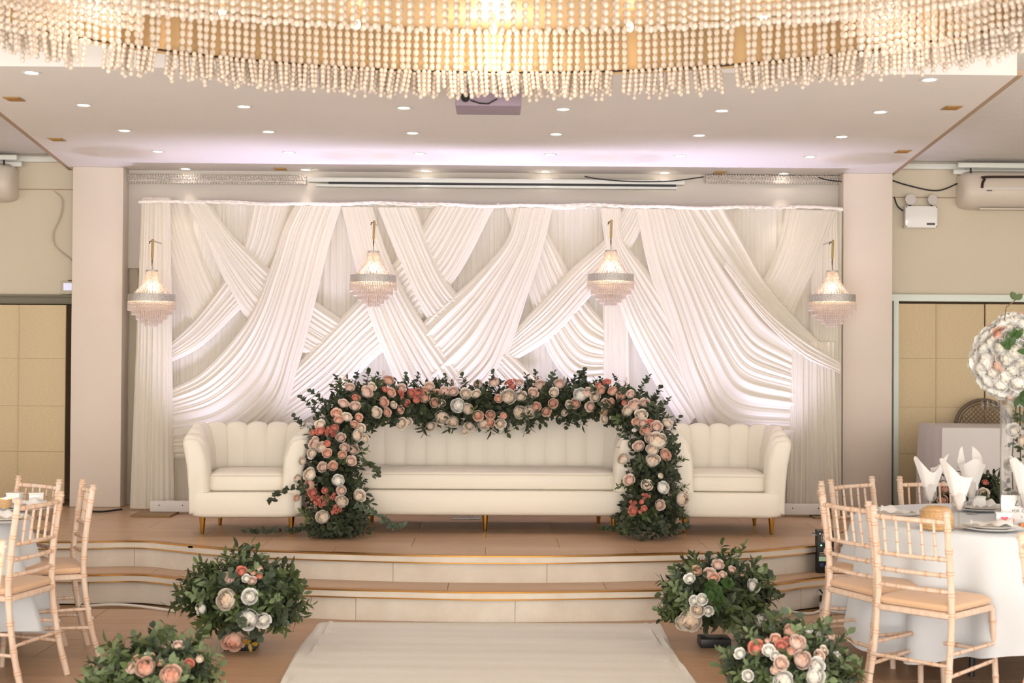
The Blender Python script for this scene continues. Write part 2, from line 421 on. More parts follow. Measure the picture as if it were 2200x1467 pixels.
# ------------------------------------------------------------------ runner
rl0, rl1, rr0, rr1 = atz(675, 1342, 0), atz(606, 1467, 0), atz(1412, 1340, 0), atz(1498, 1467, 0)
def runner():
    rnd = random.Random(4); y1 = rl0.y + .05; rows = []
    x0, x1 = (rl0.x + rl1.x) / 2, (rr0.x + rr1.x) / 2
    xs = [x0, x0 + .02, x0 + .05, x0 + .075, x0 + .1] + [x0 + .1 + (x1 - x0 - .2) * k / 30 for k in range(1, 30)] + [x1 - .1, x1 - .075, x1 - .05, x1 - .02, x1]
    hz = {0: .002, 1: .012, 2: .005, 3: .012}
    n = len(xs)
    for j in range(90):
        y = y1 - (y1 - 4.2) * j / 89; r = []
        for k, x in enumerate(xs):
            e = min(k, n - 1 - k); h = hz.get(e, .006)
            if e < 4: h += .005 * math.sin(y * 9 + e * 2 + (3 if k > n / 2 else 0)) * .6 + .003 * math.sin(y * 23 + e)
            else: h += .0018 * math.sin(y * 14 + .5 * math.sin(x * 2)) + .0012 * math.sin(y * 31 + x)
            r.append((x + (.012 * math.sin(y * 3 + k) if e < 3 else 0), y, max(.002, h)))
        rows.append(r)
    o = MB().grid(rows).build('aisle_runner', 'runner')
    tag(o, 'white fabric aisle runner laid up to the stage steps', 'carpet runner')
runner()

# ------------------------------------------------------------------ draped backdrop
YD = 11.75; LAY = .02
bd = thing('draped_backdrop', 'white pleated sheer backdrop of crossing swags behind the sofas', 'backdrop', (0, YD, ZS))
def P2(p, Y=YD): return at(p[0], p[1], Y)
def swag(name, layer, e0, e1, nf, seed, N=70, fine=3, amp=.3, label=None, flat=False):
    rnd = random.Random(seed)
    YL = YD - LAY * layer - .03; A = spline([P2(p, YL) for p in e0], N); B = spline([P2(p, YL) for p in e1], N)
    ws = [rnd.uniform(.5, 1.6) for _ in range(nf)]; t = sum(ws); bounds = [0]
    for w in ws: bounds.append(bounds[-1] + w / t)
    hs = [rnd.uniform(.55, 1.1) for _ in range(nf)]; ph = [rnd.uniform(-.2, .2) for _ in range(nf)]
    K = 10; vsx = []
    for i in range(nf):
        for k in range(K): vsx.append((i, k / K))
    vsx.append((nf - 1, 1.0)); rows = []
    for j in range(N):
        u = j / (N - 1); a, b = A[j], B[j]; wid = (b - a).length; r = []
        for i, s in vsx:
            v = bounds[i] + (bounds[i + 1] - bounds[i]) * s
            fw = wid * (bounds[i + 1] - bounds[i])
            am = min(.026, amp * .8 * fw) * hs[i]
            sk = min(1, max(0, s + ph[i] * math.sin(math.pi * s)))
            prof = (.5 - .5 * math.cos(2 * math.pi * sk)) * am
            prof += min(.002, fw * .03) * math.sin(2 * math.pi * s * 2 + i)
            wob = .0025 * math.sin(u * 7 + i * 1.7)
            ed = min(1, min(v, 1 - v) / .12); prof -= (1 - ed) * .02
            p = a.lerp(b, v + (wob * (0 if v in (0, 1) else 1)))
            r.append(Vector((p.x, YL + .015 - prof, p.z)))
        rows.append(r)
    o = MB().grid(rows).build(name, 'sheer', bd, world=True, ang=80)
    me = o.data; nc = len(vsx); idx = np.empty(len(me.loops), dtype=np.int32); me.loops.foreach_get('vertex_index', idx)
    uv = np.empty((len(idx), 2), dtype=np.float32); uv[:, 0] = (idx % nc) / (nc - 1) * nf; uv[:, 1] = (idx // nc) / (N - 1)
    me.uv_layers.new(name='pleat').data.foreach_set('uv', uv.ravel())
    if label: o['label'] = label
    return o
def panel(name, x0, x1, xb0, xb1, y0, y1, nf, seed, layer, amp=.35, N=24):
    return swag(name, layer, [(x0, y0), ((x0 + xb0) / 2, (y0 + y1) / 2), (xb0, y1)], [(x1, y0), ((x1 + xb1) / 2, (y0 + y1) / 2), (xb1, y1)], nf, seed, N=N, amp=amp, fine=2)
# back wall of vertical pleats, in five widths
for k in range(5):
    a = 303 + 301 * k; panel('pleated_panel', a, a + 303, a, a + 303, 437 + k * 2, 1092, 26, 50 + k, 0, amp=.2)
swag('swag', 1, [(400, 436), (425, 520), (462, 610), (500, 680)], [(325, 432), (345, 520), (382, 640), (410, 720)], 10, 1)
swag('swag', 2.2, [(540, 440), (520, 530), (480, 600), (420, 680), (358, 742)], [(622, 440), (590, 540), (545, 630), (500, 680), (430, 745), (358, 782)], 9, 2)
swag('swag', 3, [(450, 438), (495, 500), (545, 548), (590, 585), (680, 648), (740, 690)], [(400, 436), (440, 515), (480, 600), (535, 690), (620, 740), (690, 780)], 11, 3)
swag('swag', 4.6, [(632, 441), (607, 490), (579, 575), (532, 684), (440, 793), (358, 840)], [(733, 441), (705, 530), (676, 650), (643, 776), (604, 900), (500, 975), (358, 985)], 13, 4, N=90)
swag('swag', 3.6, [(935, 442), (880, 525), (800, 612), (700, 715), (620, 800)], [(1062, 444), (985, 590), (900, 690), (800, 775), (715, 860), (600, 935)], 13, 5, N=80)
swag('swag', 4.1, [(892, 445), (922, 520), (960, 600), (1005, 655), (1090, 750), (1165, 818)], [(810, 445), (850, 545), (890, 640), (932, 705), (1000, 790), (1050, 860)], 10, 6)
swag('swag', 4.7, [(1110, 445), (1085, 520), (1010, 603), (940, 662), (880, 722)], [(1188, 446), (1165, 540), (1132, 640), (1100, 740), (1066, 820), (980, 905)], 13, 8, N=80)
swag('swag', 5.4, [(800, 444), (830, 540), (880, 645), (940, 735), (1020, 840)], [(733, 444), (762, 570), (797, 690), (836, 790), (886, 910)], 11, 7)
swag('swag', 2.4, [(1150, 445), (1200, 540), (1250, 630), (1305, 700)], [(1085, 445), (1120, 560), (1150, 680), (1185, 770), (1235, 825), (1305, 820)], 11, 9)
swag('swag', 3.6, [(1340, 446), (1300, 512), (1230, 575), (1150, 660), (1075, 742)], [(1402, 447), (1345, 550), (1262, 645), (1190, 722), (1115, 770), (1060, 800)], 9, 10)
panel('gathered_tail', 1296, 1352, 1290, 1356, 640, 1080, 7, 61, 3.0, amp=.5)
swag('swag', 4.3, [(1335, 447), (1342, 515), (1400, 590), (1475, 690), (1560, 820)], [(1290, 447), (1308, 570), (1342, 690), (1395, 800), (1470, 925)], 10, 11)
swag('swag', 5.2, [(1492, 449), (1560, 560), (1640, 655), (1706, 722)], [(1368, 448), (1392, 570), (1434, 700), (1482, 860), (1545, 965), (1706, 968)], 14, 12, N=90)
swag('swag', 4.6, [(1560, 449), (1600, 520), (1650, 610), (1720, 690), (1800, 770)], [(1478, 449), (1545, 545), (1625, 645), (1700, 722), (1800, 792)], 6, 15)
swag('swag', 3.2, [(1690, 449), (1672, 530), (1640, 600), (1595, 650)], [(1800, 452), (1765, 545), (1722, 640), (1690, 720)], 13, 13)
swag('tied_roll', 7.2, [(1560, 560), (1640, 655), (1720, 722), (1806, 776)], [(1556, 572), (1632, 676), (1722, 762), (1806, 803)], 5, 14, amp=.9)
panel('gathered_tail', 1748, 1803, 1740, 1806, 452, 800, 8, 62, 2.0, amp=.45)
panel('gathered_tail', 1700, 1800, 1692, 1812, 735, 1086, 11, 63, 6.0, amp=.5)
panel('gathered_tail', 302, 364, 277, 372, 424, 1093, 10, 64, 6.0, amp=.5, N=40)
# frame of the backdrop: poles, top bar, heading band, base plates
tl, tr = at(303, 436, YD), at(1806, 452, YD)
top = MB()
for k in range(121):
    pass
top.tube([Vector((tl.x, YD, tl.z + .0)), Vector((tr.x, YD, tl.z - .02))], .018, 8).build('top_bar', 'white_trim', bd, world=True)
hb = []; YH = YD - .16
hl, hr = at(303, 432, YH), at(1806, 446, YH)
for k in range(300):
    u = k / 299; x = hl.x + (hr.x - hl.x) * u; z = hl.z + (hr.z - hl.z) * u
    dy = .012 * math.sin(k * 1.9) + .006 * math.sin(k * 4.3); sag = .007 * math.sin(u * 22) + .004 * math.sin(u * 61)
    hb.append([Vector((x, YD + .03, z + .0 + sag)), Vector((x, YD - .1, z + .006 + sag)), Vector((x, YH + dy - .06, z + .0 + sag)), Vector((x, YH + dy - .09, z - .012 + sag)), Vector((x, YH + dy - .08, z - .028 + sag + .003 * math.sin(k * .9)))])
MB().grid(hb).build('heading_band', 'sheer', bd, world=True, ang=80)
for px, py0, py1 in ((307, 430, 1090), (1070, 436, 1090), (1805, 448, 1085)):
    a, b = at(px, py0, YD + .03), at(px, py1, YD + .03)
    MB().tube([Vector((a.x, YD + .03, a.z)), Vector((a.x, YD + .03, ZS))], .014, 8).build('pole', 'white_trim', bd, world=True)
for px0, px1, l in ((320, 410, 0), (1683, 1782, 1)):
    a, b = at(px0, 1090, 11.3), at(px1, 1090, 11.3)
    o = MB().box(((a.x + b.x) / 2, 11.36, ZS + .06), (b.x - a.x, .06, .085)).build('base_beam', 'plinth', bd, world=True, bevel=.004)
    sc = MB()
    for q in (.22, .78): sc.tube([(a.x + (b.x - a.x) * q, 11.326, ZS + .07), (a.x + (b.x - a.x) * q, 11.334, ZS + .07)], .005, 8)
    sc.build('bolt', 'dark_metal', o); bpy.data.objects[o.children[0].name].matrix_parent_inverse.identity()
    for v in o.children[0].data.vertices: v.co -= Vector(bd.location)
a, b = at(280, 1105, 11.1), at(366, 1105, 11.1)
MB().box(((a.x + b.x) / 2, 11.25, ZS + .008), (b.x - a.x, .3, .016)).build('base_plate', 'plate_brown', bd, world=True)
MB().box((tr.x - .18, 11.3, ZS + .006), (.3, .2, .012)).build('base_plate', 'plate_brown', bd, world=True)

# ------------------------------------------------------------------ shell-back sofas
def rounded_u(Wd, D, rc, n):
    """plan path from the front of the left arm round the back to the front of the right arm; returns points with outward normals"""
    pts = []; hw, hd = Wd / 2, D / 2
    segs = [((-hw, -hd), (-hw, hd - rc)), 'arc1', ((-hw + rc, hd), (hw - rc, hd)), 'arc2', ((hw, hd - rc), (hw, -hd))]
    dense = []
    def ln(a, b):
        for k in range(40): dense.append(Vector(a).to_3d().lerp(Vector(b).to_3d(), k / 40))
    ln((-hw, -hd), (-hw, hd - rc))
    for k in range(40):
        t = math.pi - k / 40 * math.pi / 2; dense.append(Vector((-hw + rc + rc * math.cos(t), hd - rc + rc * math.sin(t), 0)))
    ln((-hw + rc, hd), (hw - rc, hd))
    for k in range(40):
        t = math.pi / 2 - k / 40 * math.pi / 2; dense.append(Vector((hw - rc + rc * math.cos(t), hd - rc + rc * math.sin(t), 0)))
    ln((hw, hd - rc), (hw, -hd)); dense.append(Vector((hw, -hd, 0)))
    return spline(dense[::3] + [dense[-1]], n)
def rrect(hw, hd, r, n=8):
    out = []
    for cx, cy, a0 in ((hw - r, hd - r, 0), (-hw + r, hd - r, 90), (-hw + r, -hd + r, 180), (hw - r, -hd + r, 270)):
        for k in range(n + 1):
            t = R(a0 + 90 * k / n); out.append(Vector((cx + r * math.cos(t), cy + r * math.sin(t), 0)))
    return out
def cushion(hw, hd, r, z0, z1, rad, cy=0):
    mb = MB(); rows = []
    for d, z in ((rad * 1.2, z0), (rad * .3, z0 + rad * .3), (0, z0 + rad), (0, z1 - rad), (rad * .3, z1 - rad * .3), (rad * 1.1, z1), (.1, z1 + .012)):
        k = rrect(max(.02, hw - d), max(.02, hd - d), max(.015, r - d)); rows.append([Vector((p.x, p.y + cy, z)) for p in k])
    mb.grid(rows, cv=True, caps=True); return mb
def shell_sofa(name, label, cat, loc, rz, Wd, D, Hh, nch, legs, group):
    t = thing(name, label, cat, loc, rz, group)
    zb, zseat, ztop = .14, .305, Hh
    n = nch * 16 + 1; path = rounded_u(Wd - .08, D - .02, .22, n); rows = []; seams = []
    total = n - 1
    for i, p in enumerate(path):
        tg = (path[min(i + 1, n - 1)] - path[max(i - 1, 0)]).normalized(); nr = Vector((-tg.y, tg.x, 0))  # outward = left of travel
        if nr.dot(p - Vector((0, -.05, 0))) < 0: nr = -nr
        u = i / total; s = abs(math.sin(math.pi * u * nch)); bump = s ** .55
        armness = max(0, min(1, (.05 - p.y) / (D * .45)))
        zt = ztop - .06 * armness ** 1.2 - .028 + .03 * bump
        th = .085 + .05 * armness
        fl = .045
        sec = [(0, zb + .005), (.004, zseat), (.02, (zseat + zt) / 2), (fl, zt - .06), (fl + .002, zt - .025), (fl - .015, zt - .004), (fl - .045, zt),
               (fl - th * .8, zt - .012), (fl - th - .007 * bump, zt - .05), (.012 - th - .011 * bump, (zseat + zt) / 2 + .05), (-th - .009 * bump, zseat + .08), (-th - .012 * bump, zseat - .02), (-th, zb + .02)]
        rows.append([p + nr * o + _z * z for o, z in sec])
        if i % 16 == 0 and 0 < i < total: seams.append([p + nr * (o + .002) + _z * (z + .001) for o, z in [(fl - .045, zt + .001), (fl - th * .8, zt - .012), (fl - th, zt - .05), (.012 - th, (zseat + zt) / 2 + .05), (-th, zseat + .09)]])
    # rounded arm fronts: extra rings pulled forward and drawn together
    def cap(row, sgn):
        c = sum(row, Vector()) / len(row); out = []
        for k, (f, g) in enumerate(((.018, .96), (.034, .84), (.042, .6))):
            out.append([Vector((c.x + (p.x - c.x) * g, p.y - f, c.z + (p.z - c.z) * (1 - (1 - g) * .25))) for p in row])
        return out
    a, b = cap(rows[0], -1), cap(rows[-1], 1)
    rows = a[::-1] + rows + b
    sh = MB().grid(rows, cv=True, caps=True).build('shell_back', 'leather', t, ang=60)
    sm = MB()
    for s in seams: sm.tube(s, .0022, 5)
    tag(sm.build('seam', 'piping', sh), kind='stuff')
    # base with bowed front and seat
    base = MB(); rr = []
    for d, z in ((.03, zb - .012), (.006, zb), (0, zb + .02), (0, zseat - .02), (.008, zseat - .004), (.03, zseat)):
        q = []
        for p in rrect(Wd / 2 - .045 - d, D / 2 + .012 - d, .1):
            q.append(Vector((p.x, p.y - .03 - (.03 * (1 - (p.x / (Wd / 2)) ** 2) if p.y < 0 else -.02), z)))
        rr.append(q)
    base.grid(rr, cv=True, caps=True).build('base', 'leather', t, ang=50)
    hw = Wd / 2 - .155; hd = (D - .17) / 2; cy = -.07
    cu = cushion(hw, hd, .06, zseat + .001, zseat + .125, .022, cy).build('seat_cushion', 'leather', t, ang=60)
    pp = [Vector((p.x, p.y + cy, zseat + .112)) for p in rrect(hw + .002, hd + .002, .06)]
    MB().tube(pp + [pp[0]], .004, 6).build('piping', 'piping', cu)
    for lx, ly in legs:
        g = MB().lathe([(.011, 0), (.012, .004), (.024, zb - .004), (.024, zb + .003)], 12, (lx, ly, 0), caps=True).build('leg', 'gold', t)
    return t
ac = [(-.31, -.27), (.31, -.27), (-.26, .27), (.26, .27)]
pl = atz(526, 1147, ZS); pr = atz(1568, 1147, ZS); pm = atz(1042, 1141, ZS)
shell_sofa('shell_armchair', 'ivory shell-back armchair with gold legs, left of the flower arch', 'armchair', (pl.x, pl.y + .27, ZS), R(3), .86, .72, .765, 13, ac, 'white shell-back stage seats')
shell_sofa('shell_armchair', 'ivory shell-back armchair with gold legs, right of the flower arch', 'armchair', (pr.x, pr.y + .27, ZS), R(-3), .86, .72, .765, 13, ac, 'white shell-back stage seats')
shell_sofa('shell_sofa', 'long ivory shell-back sofa with gold legs under the flower arch', 'sofa', (pm.x, pm.y + .27, ZS), 0, 2.2, .76, .8, 22, [(-.93, -.27), (0, -.27), (.93, -.27), (-.86, .27), (.86, .27)], 'white shell-back stage seats')
# round metal stand base under the sofa
p = atz(1003, 1113, ZS)
t = thing('stand_base', 'flat steel base plate with short rods under the sofa', 'stand', (p.x, p.y, ZS))
MB().box((0, 0, .005), (.22, .16, .01)).build('plate', 'silver', t, bevel=.002)
for dx in (-.03, .02, .05): MB().tube([(dx, 0, .01), (dx, 0, .085)], .005, 8).build('rod', 'silver', t)

# ------------------------------------------------------------------ flowers and foliage
def rose_geo(mb, R0, layers, rnd, c=Vector(), ax=None, nw=5, nu=5):
    """petals are patches on nested spheres, each closing further over the heart of the bloom"""
    q = (ax or _z).to_track_quat('Z', 'Y')
    for k, (n, rs, tip, fl) in enumerate(layers):
        for i in range(n):
            a0 = 2 * math.pi * (i + .5 * (k % 2)) / n + k * .7 + rnd.uniform(-.15, .15); hw = math.pi / n * rnd.uniform(1.15, 1.35); rr = rs * rnd.uniform(.95, 1.05); tp = tip + rnd.uniform(-7, 7); rows = []
            for a in range(nw):
                w = a / (nw - 1); row = []
                for b in range(nu):
                    u = -1 + 2 * b / (nu - 1)
                    th = R(125 + (tp - 125) * w * (1 - .16 * u * u)); az = a0 + u * hw * (1 - .3 * w ** 3)
                    r = R0 * rr * (1 + fl * w ** 4 - .05 * u * u * w + .02 * rnd.uniform(-1, 1) * w)
                    row.append(c + q @ Vector((r * math.sin(th) * math.cos(az), r * math.sin(th) * math.sin(az), R0 * .45 + r * math.cos(th) * .82)))
                rows.append(row)
            mb.grid(rows)
def rose_mesh(name, m, R0, layers, seed, flat=1.0):
    mb = MB(); rose_geo(mb, R0, layers, random.Random(seed)); mb.ball((0, 0, R0 * .5), R0 * .45, 8, 6)
    return mb.mesh(name, m, ang=180)
PE = [(5, 1.0, 74, .16), (5, .92, 60, .12), (5, .84, 47, .1), (5, .74, 35, .08), (4, .64, 25, .06), (4, .55, 13, .04)]
RO = [(5, 1.0, 80, .26), (4, .88, 60, .16), (4, .75, 43, .1), (3, .62, 29, .08), (3, .5, 15, .05)]
BU = [(4, .86, 45, .1), (4, .72, 28, .06), (3, .58, 14, .04)]
FL = {}
for key, mm in (('peach', 'petal_peach'), ('blush', 'petal_blush'), ('cream', 'petal_cream'), ('coral', 'petal_coral'), ('white', 'petal_white')):
    FL[key] = [rose_mesh('rose', mm, .05, RO, 3 + i) for i in range(2)] + [rose_mesh('rose', mm, .05, BU, 11)]
    FL[key + '_p'] = [rose_mesh('peony', mm, .05, PE, 20 + i) for i in range(2)]
def spray(seed):
    rnd = random.Random(seed); mb = MB()
    for i in range(5):
        a = i * 2.4; r = .021 * math.sqrt(i); c = Vector((r * math.cos(a), r * math.sin(a), rnd.uniform(-.008, .012)))
        rose_geo(mb, .021, [(5, 1.0, 78, .2), (4, .82, 52, .12), (3, .62, 28, .08)], rnd, c, Vector((c.x * 18, c.y * 18, 1)), 4, 4)
    return mb.mesh('spray_rose', 'petal_coral', ang=180)
FL['coral_s'] = [spray(1), spray(2)]
def leaf(mb, base, d, nrm, L, Wd, curl=.15):
    d = d.normalized(); s = d.cross(nrm); s = s.normalized() if s.length > 1e-4 else d.orthogonal().normalized(); up = s.cross(d); rows = []
    for t, w in ((0, .08), (.3, .85), (.65, .9), (1, .04)):
        c = base + d * (L * t) - up * (curl * L * t * t)
        rows.append([c - s * (w * Wd / 2) + up * (.12 * w * Wd), c, c + s * (w * Wd / 2) + up * (.12 * w * Wd)])
    mb.grid(rows)
def sprig_mesh(kind, seed):
    rnd = random.Random(seed); mb = MB()
    L, n, ll, lw, m = {'euc': (.14, 12, .046, .044, 'leaf_grey'), 'euc2': (.12, 12, .044, .04, 'leaf_dark'), 'willow': (.14, 14, .085, .02, 'leaf_dark'), 'olive': (.15, 16, .075, .026, 'leaf_green'),
                       'ruscus': (.12, 11, .062, .034, 'leaf_dark'), 'light': (.15, 13, .065, .03, 'leaf_light'), 'bright': (.08, 9, .044, .044, 'leaf_bright'), 'gold': (.06, 4, .05, .028, 'leaf_gold')}[kind]
    bend = Vector((rnd.uniform(-.25, .25), rnd.uniform(-.25, .25), 0)); path = []
    for k in range(7):
        t = k / 6; path.append(Vector((bend.x * L * t * t, bend.y * L * t * t, L * t)))
    mb.tube(path, .0016, 4, caps=False)
    for k in range(n):
        t = .12 + .88 * k / (n - 1); i = min(5, int(t * 6)); p = path[i].lerp(path[i + 1], t * 6 - i)
        a = k * 2.4 + rnd.uniform(-.4, .4); out = Vector((math.cos(a), math.sin(a), 0))
        up = rnd.uniform(.35, 1.1) if k < n - 1 else 3
        leaf(mb, p, out + _z * up, _z - out * .4 + Vector((rnd.uniform(-.4, .4), rnd.uniform(-.4, .4), 0)), ll * rnd.uniform(.75, 1.15) * (1.05 - .3 * t), lw * rnd.uniform(.8, 1.15), rnd.uniform(0, .3))
    return mb.mesh('sprig', m, ang=180)
SP = {k: [sprig_mesh(k, 10 * i + j) for j in range(3)] for i, k in enumerate(('euc', 'euc2', 'willow', 'olive', 'ruscus', 'light', 'bright', 'gold'))}
def berry_mesh(seed):
    rnd = random.Random(seed); mb = MB(); mb.tube([(0, 0, 0), (.004, 0, .07), (0, .004, .13)], .001, 4)
    for k in range(16):
        t = rnd.uniform(.4, 1); a = rnd.uniform(0, 6.3); r = .022 * (1.1 - t * .6)
        mb.ball((r * math.cos(a), r * math.sin(a), .13 * t), .0042, 6, 4)
    return mb.mesh('berry_sprig', 'petal_blush', ang=180)
BERRY = berry_mesh(5)
def orient(o, loc, d, spin, sc):
    q = Vector(d).to_track_quat('Z', 'Y') @ Quaternion((0, 0, 1), spin)
    o.rotation_mode = 'QUATERNION'; o.rotation_quaternion = q; o.location = loc; o.scale = (sc, sc, sc)
def put(parent, name, me, wloc, d, spin, sc):
    o = link(name, me, parent); orient(o, Vector(wloc) - parent.location, d, spin, sc); return o
def flower(parent, key, wloc, d, rad, rnd):
    base = .021 if key == 'coral_s' else .05
    me = rnd.choice(FL[key]) if key not in ('peach', 'blush', 'cream', 'coral', 'white') else FL[key][rnd.choice((0, 0, 1, 1, 2) if rad < .033 else (0, 1))]
    nm = 'peony' if key.endswith('_p') else ('spray_rose' if key == 'coral_s' else 'rose')
    return put(parent, nm, me, wloc, d, rnd.uniform(0, 6.3), rad / (.05 if base == .05 else .05))

# the garland over the sofa
GP = [(728, 1150, 9.98, .27), (722, 1075, 10.0, .25), (716, 1000, 10.02, .235), (722, 930, 10.1, .21), (765, 880, 10.35, .20), (840, 865, 10.62, .185), (940, 868, 10.72, .165),
      (1050, 872, 10.74, .175), (1160, 865, 10.74, .165), (1270, 862, 10.70, .165), (1345, 875, 10.5, .17), (1390, 915, 10.22, .165), (1402, 985, 10.05, .175), (1398, 1060, 10.0, .235), (1392, 1150, 9.98, .23)]
gw = [at(x, y, Y) for x, y, Y, r in GP]; gr = [r for *_, r in GP]
NG = 140; gs = spline(gw, NG)
def grad(i):
    # radius at garland sample i by nearest control point blend
    p = gs[i]; ds = sorted((((p - q).length, r) for q, r in zip(gw, gr)))[:2]; a, b = ds
    return (a[1] * b[0] + b[1] * a[0]) / max(1e-6, a[0] + b[0])
gR = [grad(i) for i in range(NG)]
ga = thing('flower_garland', 'arched garland of peach and cream roses with dark greenery draped over the sofa', 'flower garland', (gw[7].x, 10.3, ZS))
rnd = random.Random(77)
rows = []
for i in range(0, NG, 2):
    t = (gs[min(i + 1, NG - 1)] - gs[max(i - 1, 0)]).normalized(); s = Vector((0, -1, 0)); s = (s - t * s.dot(t)).normalized(); w = t.cross(s)
    rows.append([gs[i] + (s * math.cos(2 * math.pi * j / 14) + w * math.sin(2 * math.pi * j / 14)) * gR[i] * rnd.uniform(.42, .66) for j in range(14)])
for r in rows:
    for p in r: p.z = max(p.z, ZS + .01)
MB().grid(rows, cv=True, caps=True).build('moss_core', 'moss', ga, world=True)
def gframe(i):
    t = (gs[min(i + 1, NG - 1)] - gs[max(i - 1, 0)]).normalized(); s = Vector((0, -1, 0)); s = (s - t * s.dot(t)).normalized(); return t, s, t.cross(s)
kinds = ['euc2', 'euc2', 'ruscus', 'ruscus', 'willow', 'euc', 'ruscus', 'olive']
LEN = [0]
def gsprig(i, kind, stuff=None):
    t, s, w = gframe(i); a = rnd.gauss(0, 1.15); n = s * math.cos(a) + w * math.sin(a)
    p = gs[i] + n * gR[i] * rnd.uniform(.3, .66)
    if p.z < ZS + .06: p.z = ZS + rnd.uniform(.03, .1)
    d = n + Vector((rnd.uniform(-.6, .6), rnd.uniform(-.6, .3), rnd.uniform(-.3, .7)))
    if p.z < ZS + .16: d.z = abs(d.z) * .4 + .05
    return p, d
for k in range(285):
    i = rnd.randrange(NG) if k % 3 else rnd.choice(list(range(0, 34)) + list(range(106, NG)))
    p, d = gsprig(i, None); put(ga, 'sprig', rnd.choice(SP[rnd.choice(kinds)]), p, d, rnd.uniform(0, 6.3), rnd.uniform(.7, 1.05))
# upright sprigs standing clear of the top edge
for x, y in ((785, 838), (762, 840), (800, 835), (818, 835), (868, 838), (890, 842), (962, 838), (1002, 842), (1060, 838), (1140, 836), (1150, 834), (1232, 838), (1250, 832), (1262, 836), (1240, 834), (1330, 838), (1372, 846), (1398, 868), (1415, 890), (1440, 925), (700, 868), (680, 890), (662, 930), (735, 842)):
    p = at(x, y, 10.7 if 780 < x < 1340 else 10.35); put(ga, 'sprig', rnd.choice(SP[rnd.choice(('euc', 'euc2', 'ruscus', 'euc'))]), p, Vector((rnd.uniform(-.35, .35) + (.5 if x > 1360 else (-.5 if x < 720 else 0)), -.1, 1)), rnd.uniform(0, 6), rnd.uniform(.75, 1.1))
for x, y in ((745, 810), (820, 800), (970, 815), (1150, 812), (1162, 812), (1345, 815), (1440, 1110), (1322, 1000)):
    p = at(x, y + 30, 10.5 if 780 < x < 1340 else 10.05); put(ga, 'berry_sprig', BERRY, p, Vector((rnd.uniform(-.2, .2), -.1, 1)), 0, .9)
